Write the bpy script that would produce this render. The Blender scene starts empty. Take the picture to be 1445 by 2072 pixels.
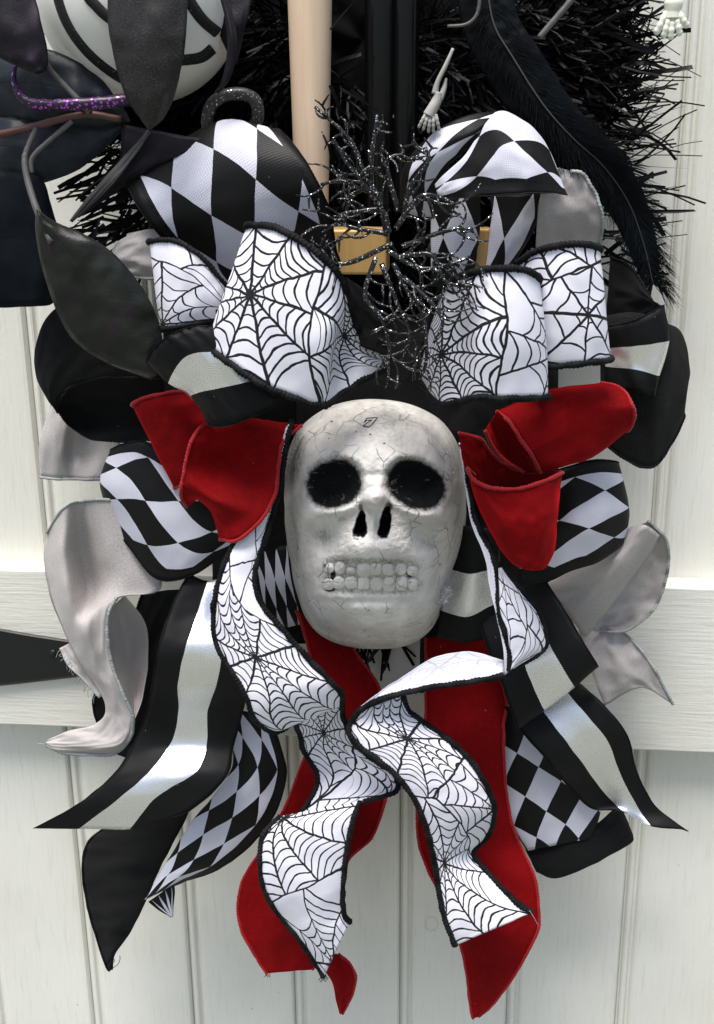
import bpy, bmesh, math, random
import numpy as np
from mathutils import Vector, Matrix, noise

random.seed(7)
SC = bpy.context.scene
COL = SC.collection

# ------------------------------------------------------------------ camera
S = 0.00025            # metres per photo pixel on the door plane
F = 2300.0             # focal length / distance in photo pixels
_v = Vector((72.0, 7194.0, 2300.0)).normalized()          # world "down" in camera axes (x right, y down, z forward)
_h = Vector((1.0, 0.021, -(72 + 0.021 * 7194) / 2300.0)).normalized()
_zw = -_v
_yw = _zw.cross(_h)

def c2w(c):
    return Vector((c.dot(_h), c.dot(_yw), c.dot(_zw)))

FWD = c2w(Vector((0, 0, 1)))
RIGHT = c2w(Vector((1, 0, 0)))
UP = c2w(Vector((0, -1, 0)))
CAM = -FWD * (F * S)
cam_d = bpy.data.cameras.new("camera")
cam_o = bpy.data.objects.new("camera", cam_d)
COL.objects.link(cam_o)
M = Matrix.Identity(4)
for i in range(3):
    M[i][0] = RIGHT[i]; M[i][1] = UP[i]; M[i][2] = -FWD[i]; M[i][3] = CAM[i]
cam_o.matrix_world = M
cam_d.sensor_fit = 'HORIZONTAL'
cam_d.sensor_width = 36.0
cam_d.lens = F / 1445.0 * 36.0
cam_d.clip_start = 0.01
cam_d.clip_end = 200.0
SC.camera = cam_o

# ------------------------------------------------------------------ light
SUN_EL, SUN_AZ = 72.0, 200.0      # azimuth clockwise from +Y; the door faces -Y (180)
el, az = math.radians(SUN_EL), math.radians(SUN_AZ)
to_sun = Vector((math.sin(az) * math.cos(el), math.cos(az) * math.cos(el), math.sin(el)))
w = bpy.data.worlds.new("World")
SC.world = w
w.use_nodes = True
wn = w.node_tree
wn.nodes.clear()
sky = wn.nodes.new("ShaderNodeTexSky")
sky.sky_type = 'NISHITA'
sky.sun_disc = False
sky.sun_elevation = el
sky.sun_rotation = az
sky.air_density = 1.0
sky.dust_density = 3.0
bg = wn.nodes.new("ShaderNodeBackground")
bg.inputs[1].default_value = 0.10
wo = wn.nodes.new("ShaderNodeOutputWorld")
wn.links.new(sky.outputs[0], bg.inputs[0])
wn.links.new(bg.outputs[0], wo.inputs[0])
sun_d = bpy.data.lights.new("sun", 'SUN')
sun_d.energy = 3.2
sun_d.angle = math.radians(26.0)
sun_d.color = (1.0, 0.97, 0.93)
sun_o = bpy.data.objects.new("sun", sun_d)
COL.objects.link(sun_o)
sun_o.rotation_euler = (-to_sun).to_track_quat('-Z', 'Y').to_euler()
SC.view_settings.view_transform = 'Standard'
SC.view_settings.look = 'None'
SC.view_settings.gamma = 1.0
SC.view_settings.exposure = 0.78
SC.cycles.max_bounces = 6
SC.cycles.diffuse_bounces = 3

# ------------------------------------------------------------------ geometry helpers
def U(px, py, d):
    """the point at distance d (photo pixels) in front of the door seen at photo pixel (px, py)"""
    dr = c2w(Vector(((px - 722.5) / F, (py - 1036.0) / F, 1.0)))
    t = (-d * S - CAM.y) / dr.y
    return CAM + dr * t

def PS(d):
    """metres per photo pixel at depth d"""
    return S * (F - d) / F

def empty(name, label, cat, loc, group=None):
    o = bpy.data.objects.new(name, None)
    o.empty_display_size = 0.01
    o.location = loc
    COL.objects.link(o)
    o['label'] = label
    o['category'] = cat
    o['kind'] = 'thing'
    if group:
        o['group'] = group
    return o

def world_origin(o):
    p = Vector((0, 0, 0))
    while o is not None:
        p += o.location
        o = o.parent
    return p

def mesh_obj(name, verts, faces, mats, parent=None, uvs=None, smooth=True, kind=None, label=None, fmats=None):
    org = world_origin(parent) if parent else Vector((0, 0, 0))
    me = bpy.data.meshes.new(name)
    me.from_pydata([tuple(Vector(v) - org) for v in verts], [], faces)
    if uvs is not None:
        uvl = me.uv_layers.new(name="UVMap")
        flat = np.zeros(len(me.loops) * 2, dtype=np.float32)
        li = np.zeros(len(me.loops), dtype=np.int32)
        me.loops.foreach_get("vertex_index", li)
        uva = np.array(uvs, dtype=np.float32)
        flat = uva[li].reshape(-1)
        uvl.data.foreach_set("uv", flat)
    for m in (mats if isinstance(mats, (list, tuple)) else [mats]):
        me.materials.append(m)
    if smooth:
        me.polygons.foreach_set("use_smooth", [True] * len(me.polygons))
    if fmats is not None:
        me.polygons.foreach_set("material_index", fmats)
    me.update()
    o = bpy.data.objects.new(name, me)
    COL.objects.link(o)
    if parent:
        o.parent = parent
    if kind:
        o['kind'] = kind
    if label:
        o['label'] = label
    return o

def catmull(P, n):
    """P: (k, m) array; returns ((k-1)*n+1, m)"""
    P = np.asarray(P, dtype=float)
    k = len(P)
    if k == 2:
        t = np.linspace(0, 1, n + 1)[:, None]
        return P[0] * (1 - t) + P[1] * t
    ext = np.vstack([2 * P[0] - P[1], P, 2 * P[-1] - P[-2]])
    out = []
    for i in range(k - 1):
        p0, p1, p2, p3 = ext[i], ext[i + 1], ext[i + 2], ext[i + 3]
        for j in range(n):
            t = j / n
            out.append(0.5 * ((2 * p1) + (-p0 + p2) * t + (2 * p0 - 5 * p1 + 4 * p2 - p3) * t * t + (-p0 + 3 * p1 - 3 * p2 + p3) * t ** 3))
    out.append(P[-1])
    return np.array(out)

def tube_geo(pts, rad, sides=8, bump=0.0, lam=None, twist=False, cap=True):
    pts = [Vector(p) for p in pts]
    n = len(pts)
    rads = rad if isinstance(rad, (list, tuple, np.ndarray)) else [rad] * n
    verts, faces, uvs = [], [], []
    t0 = (pts[1] - pts[0]).normalized()
    nrm = t0.orthogonal().normalized()
    L = 0.0
    for i in range(n):
        t = (pts[min(i + 1, n - 1)] - pts[max(i - 1, 0)])
        t = t.normalized() if t.length > 1e-12 else t0
        nrm = (nrm - t * nrm.dot(t))
        nrm = nrm.normalized() if nrm.length > 1e-9 else t.orthogonal().normalized()
        b = t.cross(nrm)
        if i:
            L += (pts[i] - pts[i - 1]).length
        for s in range(sides):
            a = 2 * math.pi * s / sides
            r = rads[i]
            if bump and lam:
                ph = 2 * math.pi * L / lam + (a if twist else 0)
                r = r * (1 + bump * math.sin(ph))
            verts.append(pts[i] + (nrm * math.cos(a) + b * math.sin(a)) * r)
            uvs.append((L * 200, s / sides))
        if i:
            for s in range(sides):
                s2 = (s + 1) % sides
                faces.append(((i - 1) * sides + s, (i - 1) * sides + s2, i * sides + s2, i * sides + s))
    if cap:
        faces.append(tuple(range(sides - 1, -1, -1)))
        faces.append(tuple((n - 1) * sides + s for s in range(sides)))
    return verts, faces, uvs

def resample(pts, step):
    pts = [Vector(p) for p in pts]
    out = [pts[0]]
    acc = 0.0
    for a, b in zip(pts, pts[1:]):
        L = (b - a).length
        if L < 1e-9:
            continue
        pos = step - acc
        while pos <= L:
            out.append(a.lerp(b, pos / L))
            pos += step
        acc = L - (pos - step)
    if (out[-1] - pts[-1]).length > step * 0.3:
        out.append(pts[-1])
    return out if len(out) > 1 else [pts[0], pts[-1]]

class Geo:
    def __init__(self):
        self.v, self.f, self.u = [], [], []
    def add(self, v, f, u=None):
        b = len(self.v)
        self.v += list(v)
        self.f += [tuple(i + b for i in q) for q in f]
        self.u += list(u) if u is not None else [(0, 0)] * len(v)
    def obj(self, name, mats, parent=None, **k):
        return mesh_obj(name, self.v, self.f, mats, parent, uvs=self.u, **k)

# ------------------------------------------------------------------ node helpers
class N:
    def __init__(self, name, group=False):
        if group:
            self.t = bpy.data.node_groups.new(name, 'ShaderNodeTree')
        else:
            self.m = bpy.data.materials.new(name)
            self.m.use_nodes = True
            self.t = self.m.node_tree
            self.t.nodes.clear()
    def n(self, typ, **kw):
        nd = self.t.nodes.new(typ)
        for k, v in kw.items():
            setattr(nd, k, v)
        return nd
    def put(self, sock, val):
        if hasattr(val, 'is_output'):
            self.t.links.new(val, sock)
        else:
            sock.default_value = val
    def m_(self, op, a, b=None, c=None, clamp=False):
        nd = self.n("ShaderNodeMath", operation=op)
        nd.use_clamp = clamp
        self.put(nd.inputs[0], a)
        if b is not None: self.put(nd.inputs[1], b)
        if c is not None: self.put(nd.inputs[2], c)
        return nd.outputs[0]
    def v_(self, op, a, b=None, out=0):
        nd = self.n("ShaderNodeVectorMath", operation=op)
        self.put(nd.inputs[0], a)
        if b is not None:
            if op == 'SCALE': self.put(nd.inputs['Scale'], b)
            else: self.put(nd.inputs[1], b)
        return nd.outputs[out]
    def sep(self, v):
        nd = self.n("ShaderNodeSeparateXYZ")
        self.put(nd.inputs[0], v)
        return nd.outputs[0], nd.outputs[1], nd.outputs[2]
    def comb(self, x, y, z=0.0):
        nd = self.n("ShaderNodeCombineXYZ")
        self.put(nd.inputs[0], x); self.put(nd.inputs[1], y); self.put(nd.inputs[2], z)
        return nd.outputs[0]
    def mix(self, f, a, b):
        nd = self.n("ShaderNodeMix", data_type='RGBA')
        self.put(nd.inputs[0], f)
        self.put(nd.inputs[6], a if hasattr(a, 'is_output') else tuple(a) + (1,) if len(a) == 3 else a)
        self.put(nd.inputs[7], b if hasattr(b, 'is_output') else tuple(b) + (1,) if len(b) == 3 else b)
        return nd.outputs[2]
    def mixf(self, f, a, b):
        nd = self.n("ShaderNodeMix", data_type='FLOAT')
        self.put(nd.inputs[0], f); self.put(nd.inputs[2], a); self.put(nd.inputs[3], b)
        return nd.outputs[0]
    def noise(self, vec, scale, detail=2.0, rough=0.5, out=0):
        nd = self.n("ShaderNodeTexNoise")
        if vec is not None: self.put(nd.inputs['Vector'], vec)
        nd.inputs['Scale'].default_value = scale
        nd.inputs['Detail'].default_value = detail
        nd.inputs['Roughness'].default_value = rough
        return nd.outputs[out]
    def voro(self, vec, scale, feature='F1', out=0, rand=1.0):
        nd = self.n("ShaderNodeTexVoronoi", feature=feature)
        if vec is not None: self.put(nd.inputs['Vector'], vec)
        nd.inputs['Scale'].default_value = scale
        nd.inputs['Randomness'].default_value = rand
        return nd.outputs[out]
    def ramp(self, f, lo, hi, a=0.0, b=1.0):
        nd = self.n("ShaderNodeMapRange", interpolation_type='SMOOTHSTEP')
        self.put(nd.inputs[0], f)
        nd.inputs[1].default_value = lo; nd.inputs[2].default_value = hi
        nd.inputs[3].default_value = a; nd.inputs[4].default_value = b
        return nd.outputs[0]
    def uv(self):
        return self.n("ShaderNodeTexCoord").outputs['UV']
    def obj(self):
        return self.n("ShaderNodeTexCoord").outputs['Object']
    def pos(self):
        return self.n("ShaderNodeNewGeometry").outputs['Position']
    def backf(self):
        return self.n("ShaderNodeNewGeometry").outputs['Backfacing']
    def bump(self, h, strength, dist=0.0005):
        nd = self.n("ShaderNodeBump")
        self.put(nd.inputs['Height'], h)
        nd.inputs['Strength'].default_value = strength
        nd.inputs['Distance'].default_value = dist
        return nd.outputs[0]
    def out(self, color, rough=0.6, metallic=0.0, spec=0.5, normal=None, sheen=0.0, sheen_rough=0.4, sheen_tint=None,
            coat=0.0, transl=0.0, trans=0.0, ior=1.45, aniso=0.0, alpha=1.0):
        p = self.n("ShaderNodeBsdfPrincipled")
        self.put(p.inputs['Base Color'], color if hasattr(color, 'is_output') else tuple(color) + (1,) if len(color) == 3 else color)
        self.put(p.inputs['Roughness'], rough)
        self.put(p.inputs['Metallic'], metallic)
        self.put(p.inputs['Specular IOR Level'], spec)
        p.inputs['IOR'].default_value = ior
        if normal is not None: self.put(p.inputs['Normal'], normal)
        if sheen:
            self.put(p.inputs['Sheen Weight'], sheen)
            p.inputs['Sheen Roughness'].default_value = sheen_rough
            if sheen_tint: p.inputs['Sheen Tint'].default_value = tuple(sheen_tint) + (1,)
        if alpha < 1: p.inputs['Alpha'].default_value = alpha
        if coat: p.inputs['Coat Weight'].default_value = coat
        if trans: p.inputs['Transmission Weight'].default_value = trans
        if aniso: p.inputs['Anisotropic'].default_value = aniso
        sh = p.outputs[0]
        if transl:
            tr = self.n("ShaderNodeBsdfTranslucent")
            self.put(tr.inputs[0], color if hasattr(color, 'is_output') else tuple(color) + (1,))
            mx = self.n("ShaderNodeMixShader")
            mx.inputs[0].default_value = transl
            self.t.links.new(sh, mx.inputs[1]); self.t.links.new(tr.outputs[0], mx.inputs[2])
            sh = mx.outputs[0]
        o = self.n("ShaderNodeOutputMaterial")
        self.t.links.new(sh, o.inputs[0])
        return self.m

# ------------------------------------------------------------------ materials
def lint(k, col, scale=330, amt=0.55, tint=(0.45, 0.44, 0.42)):
    o = k.obj()
    sp = k.ramp(k.voro(o, scale, 'F1'), 0.05, 0.10, 1, 0)
    sel = k.ramp(k.voro(k.v_('ADD', o, (0.37, 0.11, 0.73)), scale * 0.34, 'F1'), 0.14, 0.18, 1, 0)
    return k.mix(k.m_('MULTIPLY', k.m_('MULTIPLY', sp, sel), amt), col, tint)

def mat_paint(name, axis):
    k = N(name)
    p = k.pos()
    sc = (2.5, 40, 40) if axis == 'x' else (40, 40, 2.5)
    g = k.noise(k.v_('MULTIPLY', p, sc), 14, 4, 0.6)
    blot = k.noise(p, 9, 3, 0.55)
    spots = k.ramp(k.voro(p, 55, 'F1'), 0.0, 0.07, 1, 0)
    sel = k.ramp(k.noise(p, 22, 1), 0.60, 0.68)
    col = k.mix(k.ramp(blot, 0.3, 0.75), (0.68, 0.665, 0.595), (0.75, 0.74, 0.675))
    col = k.mix(k.m_('MULTIPLY', k.ramp(g, 0.50, 0.75), 0.42), col, (0.52, 0.54, 0.47))
    col = k.mix(k.m_('MULTIPLY', k.m_('MULTIPLY', spots, sel), 0.5), col, (0.30, 0.27, 0.22))
    fleck = k.m_('MULTIPLY', k.ramp(k.voro(p, 130, 'F1'), 0.04, 0.10, 1, 0), k.ramp(k.noise(p, 40, 1), 0.64, 0.68))
    col = k.mix(k.m_('MULTIPLY', fleck, 0.6), col, (0.16, 0.14, 0.11))
    fine = k.noise(k.v_('MULTIPLY', p, (1, 1, 1)), 420, 2)
    return k.out(col, rough=0.42, spec=0.4, normal=k.bump(k.m_('ADD', g, k.m_('MULTIPLY', fine, 0.35)), 0.45, 0.0006))

def mat_iron():
    k = N("wrought_iron_black")
    n = k.noise(k.obj(), 160, 3)
    return k.out((0.008, 0.008, 0.009), rough=0.42, spec=0.4, normal=k.bump(n, 0.3, 0.0006))

def mat_web_group():
    k = N("spider_web_print", group=True)
    t = k.t
    for nm, ty in (("UV", 'NodeSocketVector'), ("Center", 'NodeSocketVector'), ("Spokes", 'NodeSocketFloat'), ("Seed", 'NodeSocketFloat'),
                   ("Spacing", 'NodeSocketFloat'), ("Reach", 'NodeSocketFloat')):
        t.interface.new_socket(nm, in_out='INPUT', socket_type=ty)
    t.interface.new_socket("Line", in_out='OUTPUT', socket_type='NodeSocketFloat')
    t.interface.new_socket("R", in_out='OUTPUT', socket_type='NodeSocketFloat')
    gi = k.n("NodeGroupInput"); go = k.n("NodeGroupOutput")
    uv, ce, sp, sd, spc, rch = [gi.outputs[i] for i in range(6)]
    p = k.v_('SUBTRACT', uv, ce)
    x, y, _ = k.sep(p)
    r = k.v_('LENGTH', p, out=1)
    an = k.m_('DIVIDE', k.m_('ARCTAN2', y, x), 2 * math.pi)
    a0 = k.m_('ADD', k.m_('MULTIPLY', an, sp), k.m_('MULTIPLY', sd, 3.7))
    warp = k.m_('SINE', k.m_('ADD', k.m_('MULTIPLY', an, 4 * math.pi), sd))
    a = k.m_('ADD', a0, k.m_('MULTIPLY', warp, 0.18))
    ki = k.m_('FLOOR', a)
    kk = k.m_('FLOORED_MODULO', ki, sp)
    tt = k.m_('FRACT', a)
    wn_ = k.n("ShaderNodeTexWhiteNoise", noise_dimensions='2D')
    k.put(wn_.inputs['Vector'], k.comb(kk, sd))
    h = wn_.outputs['Value']
    wn2 = k.n("ShaderNodeTexWhiteNoise", noise_dimensions='2D')
    k.put(wn2.inputs['Vector'], k.comb(k.m_('ADD', kk, 31.7), sd))
    h2 = wn2.outputs['Value']
    edge = k.m_('MINIMUM', tt, k.m_('SUBTRACT', 1.0, tt))
    ds = k.m_('MULTIPLY', k.m_('MULTIPLY', edge, k.m_('DIVIDE', 2 * math.pi, sp)), r)
    lw = 0.0112
    spoke = k.ramp(ds, lw * 0.75, lw * 1.15, 1, 0)
    sag = k.m_('SUBTRACT', 1.0, k.m_('MULTIPLY', k.m_('MULTIPLY', tt, k.m_('SUBTRACT', 1.0, tt)), 0.62))
    R = k.m_('DIVIDE', r, sag)
    spacing = k.m_('MULTIPLY', spc, k.m_('ADD', 0.95, k.m_('MULTIPLY', h2, 0.6)))
    rr = k.m_('POWER', R, 0.80)
    q = k.m_('ADD', k.m_('DIVIDE', rr, spacing), h)
    fr = k.m_('FRACT', q)
    dist = k.m_('MULTIPLY', k.m_('MINIMUM', fr, k.m_('SUBTRACT', 1.0, fr)), spacing)
    ring = k.ramp(dist, lw * 0.7, lw * 1.1, 1, 0)
    lim = k.m_('MULTIPLY', rch, k.m_('ADD', 0.6, k.m_('MULTIPLY', h, 0.8)))
    ring = k.m_('MULTIPLY', ring, k.m_('LESS_THAN', R, lim))
    line = k.m_('MAXIMUM', spoke, ring)
    t.links.new(line, go.inputs[0]); t.links.new(r, go.inputs[1])
    return t

WEB = mat_web_group()
WEBN = [0]

def mat_web(centers, back=False):
    """centers: list of (u, v, spokes, seed, spacing, reach)"""
    WEBN[0] += 1
    k = N("web_print_fabric_%d" % WEBN[0])
    uv0 = k.uv()
    wob = k.noise(uv0, 7.0, 2, 0.5, out=1)
    uv = k.v_('ADD', uv0, k.v_('SCALE', k.v_('SUBTRACT', wob, (0.5, 0.5, 0.5)), 0.035))
    line = best = None
    for (cu, cv, nsp, seed, spc, rch) in centers:
        g = k.n("ShaderNodeGroup"); g.node_tree = WEB
        k.put(g.inputs[0], uv); g.inputs[1].default_value = (cu, cv, 0)
        g.inputs[2].default_value = nsp; g.inputs[3].default_value = seed
        g.inputs[4].default_value = spc; g.inputs[5].default_value = rch
        l, r = g.outputs[0], g.outputs[1]
        if line is None:
            line, best = l, r
        else:
            r = k.m_('ADD', r, k.m_('MULTIPLY', k.m_('SUBTRACT', k.noise(uv0, 1.6, 0), 0.5), 0.35))
            near = k.m_('LESS_THAN', r, best)
            bd = k.ramp(k.m_('ABSOLUTE', k.m_('SUBTRACT', r, best)), 0.016, 0.022, 1, 0)
            line = k.m_('MAXIMUM', k.mixf(near, line, l), bd)
            best = k.m_('MINIMUM', r, best)
    fz = k.noise(uv0, 160, 2)
    weave = k.noise(k.v_('MULTIPLY', uv0, (1.0, 1.0, 1.0)), 220, 1)
    white = (0.80, 0.79, 0.86)
    line = k.m_('MULTIPLY', line, k.ramp(fz, 0.2, 0.4, 0.75, 1.0))
    ink = k.mix(k.backf(), (0.012, 0.012, 0.014), (0.62, 0.61, 0.68)) if not back else (0.52, 0.52, 0.60)
    wcol = white if not back else (0.72, 0.72, 0.80)
    col = k.mix(line, wcol, ink)
    return k.out(col, rough=0.75, spec=0.2, normal=k.bump(weave, 0.12, 0.0004), sheen=0.08, transl=0.12)

def mat_checker(name="harlequin_satin", ncol=3.0):
    k = N(name)
    uv = k.uv()
    u, v, _ = k.sep(uv)
    bw = 0.115
    vi = k.m_('DIVIDE', k.m_('SUBTRACT', v, bw), 1 - 2 * bw)
    a = k.m_('MULTIPLY', vi, ncol)
    b = k.m_('MULTIPLY', u, 2.35 * ncol / 3.0)
    p = k.m_('FLOOR', k.m_('ADD', a, b)); q = k.m_('FLOOR', k.m_('SUBTRACT', a, b))
    par = k.m_('FLOORED_MODULO', k.m_('ADD', p, q), 2.0)
    inb = k.m_('MULTIPLY', k.m_('GREATER_THAN', v, bw), k.m_('LESS_THAN', v, 1 - bw))
    white = k.m_('MULTIPLY', k.m_('GREATER_THAN', par, 0.5), inb)
    wv = k.n("ShaderNodeTexWave", wave_type='BANDS', bands_direction='X')
    k.put(wv.inputs['Vector'], uv); wv.inputs['Scale'].default_value = 26; wv.inputs['Distortion'].default_value = 0.3
    wv2 = k.n("ShaderNodeTexWave", wave_type='BANDS', bands_direction='Y')
    k.put(wv2.inputs['Vector'], uv); wv2.inputs['Scale'].default_value = 26; wv2.inputs['Distortion'].default_value = 0.3
    weave = k.m_('MULTIPLY', wv.outputs['Fac'], wv2.outputs['Fac'])
    # stitched border
    e = k.m_('MINIMUM', v, k.m_('SUBTRACT', 1.0, v))
    dash = k.m_('LESS_THAN', k.m_('FRACT', k.m_('MULTIPLY', u, 22.0)), 0.6)
    st = k.m_('MULTIPLY', dash, k.m_('LESS_THAN', k.m_('ABSOLUTE', k.m_('SUBTRACT', e, bw * 0.82)), 0.010))
    blk = k.mix(st, (0.006, 0.0057, 0.006), (0.0012, 0.0012, 0.0012))
    wcol = k.mix(weave, (0.58, 0.58, 0.66), (0.80, 0.80, 0.88))
    col = lint(k, k.mix(white, blk, wcol), 330, 0.4)
    hh = k.m_('SUBTRACT', weave, k.m_('MULTIPLY', st, 1.5))
    return k.out(col, rough=0.48, spec=0.25, normal=k.bump(hh, 0.25, 0.0003), sheen=0.02, transl=0.15)

def mat_stripe():
    k = N("silver_striped_satin")
    uv = k.uv()
    u, v, _ = k.sep(uv)
    jag = k.m_('MULTIPLY', k.m_('SUBTRACT', k.noise(k.v_('MULTIPLY', uv, (1, 0, 0)), 60, 1), 0.5), 0.006)
    vv = k.m_('ADD', v, jag)
    sil = k.m_('MULTIPLY', k.m_('GREATER_THAN', vv, 1 / 3), k.m_('LESS_THAN', vv, 2 / 3))
    wv = k.n("ShaderNodeTexWave", wave_type='BANDS', bands_direction='X')
    k.put(wv.inputs['Vector'], uv); wv.inputs['Scale'].default_value = 34; wv.inputs['Distortion'].default_value = 1.0
    gl = k.noise(uv, 120, 2)
    col = k.mix(sil, lint(k, (0.004, 0.004, 0.0045), 330, 0.5), (0.80, 0.80, 0.81))
    rough = k.mixf(sil, 0.55, k.ramp(gl, 0.3, 0.7, 0.2, 0.36))
    h = k.m_('ADD', wv.outputs['Fac'], k.m_('MULTIPLY', gl, 0.35))
    return k.out(col, rough=rough, metallic=k.m_('MULTIPLY', sil, 0.93), spec=0.2, normal=k.bump(h, 0.18, 0.0003))

def mat_velvet():
    k = N("red_velvet")
    n = k.noise(k.obj(), 900, 2)
    big = k.noise(k.obj(), 34, 3, 0.55)
    col = k.mix(k.ramp(big, 0.3, 0.7), (0.125, 0.0006, 0.0015), (0.165, 0.0008, 0.002))
    pile = k.noise(k.obj(), 420, 3, 0.7)
    col = k.mix(k.m_('MULTIPLY', k.ramp(pile, 0.45, 0.8), 0.5), col, (0.26, 0.002, 0.004))
    col = lint(k, col, 330, 0.6, (0.5, 0.35, 0.33))
    return k.out(col, rough=0.85, spec=0.12, normal=k.bump(n, 0.25, 0.0004), sheen=1.0, sheen_rough=0.38, sheen_tint=(0.85, 0.008, 0.012))

def mat_simple(name, col, rough=0.6, spec=0.4, nscale=300, bstr=0.2, col2=None, sheen=0.0, transl=0.0, coat=0.0, metallic=0.0):
    k = N(name)
    n = k.noise(k.obj(), nscale, 3)
    c = col
    if col2 is not None:
        c = k.mix(k.ramp(k.noise(k.obj(), nscale * 0.15, 3), 0.35, 0.65), col, col2)
    return k.out(c, rough=rough, spec=spec, normal=k.bump(n, bstr, 0.0004), sheen=sheen, transl=transl, coat=coat, metallic=metallic)

def mat_cloth(name, col, col2, rough, spec, freq, bstr, sheen=0.1, transl=0.0, alpha=1.0, lin=False):
    k = N(name)
    uv = k.uv()
    wv = k.n("ShaderNodeTexWave", wave_type='BANDS', bands_direction='X')
    k.put(wv.inputs['Vector'], uv); wv.inputs['Scale'].default_value = freq; wv.inputs['Distortion'].default_value = 1.2; wv.inputs['Detail Scale'].default_value = 3
    wv2 = k.n("ShaderNodeTexWave", wave_type='BANDS', bands_direction='Y')
    k.put(wv2.inputs['Vector'], uv); wv2.inputs['Scale'].default_value = freq; wv2.inputs['Distortion'].default_value = 1.2
    h = k.m_('ADD', wv.outputs['Fac'], wv2.outputs['Fac'])
    n = k.noise(uv, 60, 3)
    c = k.mix(k.ramp(k.m_('ADD', k.m_('MULTIPLY', h, 0.3), n), 0.4, 1.0), col, col2)
    if lin: c = lint(k, c, 330, 0.5)
    return k.out(c, rough=rough, spec=spec, normal=k.bump(h, bstr, 0.0003), sheen=sheen, transl=transl, alpha=alpha)

def mat_glitter(name, base, spark, scale, amount, rough=0.4):
    k = N(name)
    o = k.obj()
    c = k.voro(o, scale, 'F1', out=1)
    r, g, b = k.sep(c)
    sel = k.m_('GREATER_THAN', r, 1 - amount)
    near = k.ramp(k.voro(o, scale, 'F1'), 0.25, 0.45, 1, 0)
    f = k.m_('MULTIPLY', sel, near)
    col = k.mix(f, base, spark)
    nm = k.bump(g, 0.9, 0.0015)
    return k.out(col, rough=k.mixf(f, rough, 0.18), metallic=k.m_('MULTIPLY', f, 0.9), spec=0.5, normal=nm)

def mat_skull():
    k = N("painted_foam_bone")
    o = k.obj()
    at = k.n("ShaderNodeAttribute", attribute_name="paint")
    paint = at.outputs['Fac']
    wob = k.v_('ADD', o, k.v_('SCALE', k.v_('SUBTRACT', k.noise(o, 90, 2, out=1), (0.5, 0.5, 0.5)), 0.004))
    e1 = k.voro(wob, 105, 'DISTANCE_TO_EDGE')
    sel = k.ramp(k.noise(o, 75, 2), 0.50, 0.62)
    crack = k.m_('MULTIPLY', k.ramp(e1, 0.008, 0.030, 1, 0), sel)
    pit0 = k.ramp(k.voro(o, 210, 'F1'), 0.05, 0.13, 1, 0)
    pit = k.m_('MULTIPLY', pit0, k.ramp(k.noise(o, 130, 1), 0.60, 0.64))
    vp = k.ramp(k.voro(wob, 105, 'F1'), 0.0, 0.9)
    fine = k.noise(o, 700, 3, 0.6)
    mott = k.noise(o, 60, 4, 0.6)
    mott2 = k.noise(o, 25, 3, 0.6)
    col = k.mix(k.ramp(mott, 0.35, 0.7), (0.52, 0.495, 0.46), (0.69, 0.665, 0.625))
    col = k.mix(k.m_('MULTIPLY', k.ramp(mott2, 0.46, 0.70), 0.6), col, (0.34, 0.315, 0.295))
    col = k.mix(k.m_('MULTIPLY', crack, 0.45), col, (0.12, 0.11, 0.10))
    col = k.mix(k.m_('MULTIPLY', pit, 0.85), col, (0.03, 0.028, 0.026))
    spk = k.m_('MULTIPLY', k.ramp(k.voro(o, 520, 'F1'), 0.06, 0.16, 1, 0), k.ramp(k.noise(o, 160, 2), 0.52, 0.60))
    col = k.mix(k.m_('MULTIPLY', spk, 0.7), col, (0.10, 0.092, 0.085))
    grime = k.m_('MULTIPLY', k.ramp(k.noise(o, 210, 4, 0.7), 0.52, 0.74), 0.35)
    col = k.mix(grime, col, (0.34, 0.315, 0.29))
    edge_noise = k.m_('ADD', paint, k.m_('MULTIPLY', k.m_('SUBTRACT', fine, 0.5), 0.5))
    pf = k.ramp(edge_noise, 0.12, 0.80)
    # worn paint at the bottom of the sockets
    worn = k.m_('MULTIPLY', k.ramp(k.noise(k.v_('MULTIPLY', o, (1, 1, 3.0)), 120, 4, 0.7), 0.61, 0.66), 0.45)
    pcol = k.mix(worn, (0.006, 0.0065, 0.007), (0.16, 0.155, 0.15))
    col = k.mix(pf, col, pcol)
    h = k.m_('SUBTRACT', k.m_('ADD', k.m_('MULTIPLY', vp, -0.35), k.m_('MULTIPLY', fine, 0.25)), k.m_('ADD', k.m_('MULTIPLY', crack, 0.9), k.m_('MULTIPLY', pit, 1.2)))
    return k.out(col, rough=k.mixf(pf, 0.7, 0.8), spec=k.mixf(pf, 0.14, 0.05), normal=k.bump(h, 0.7, 0.0008))

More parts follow.
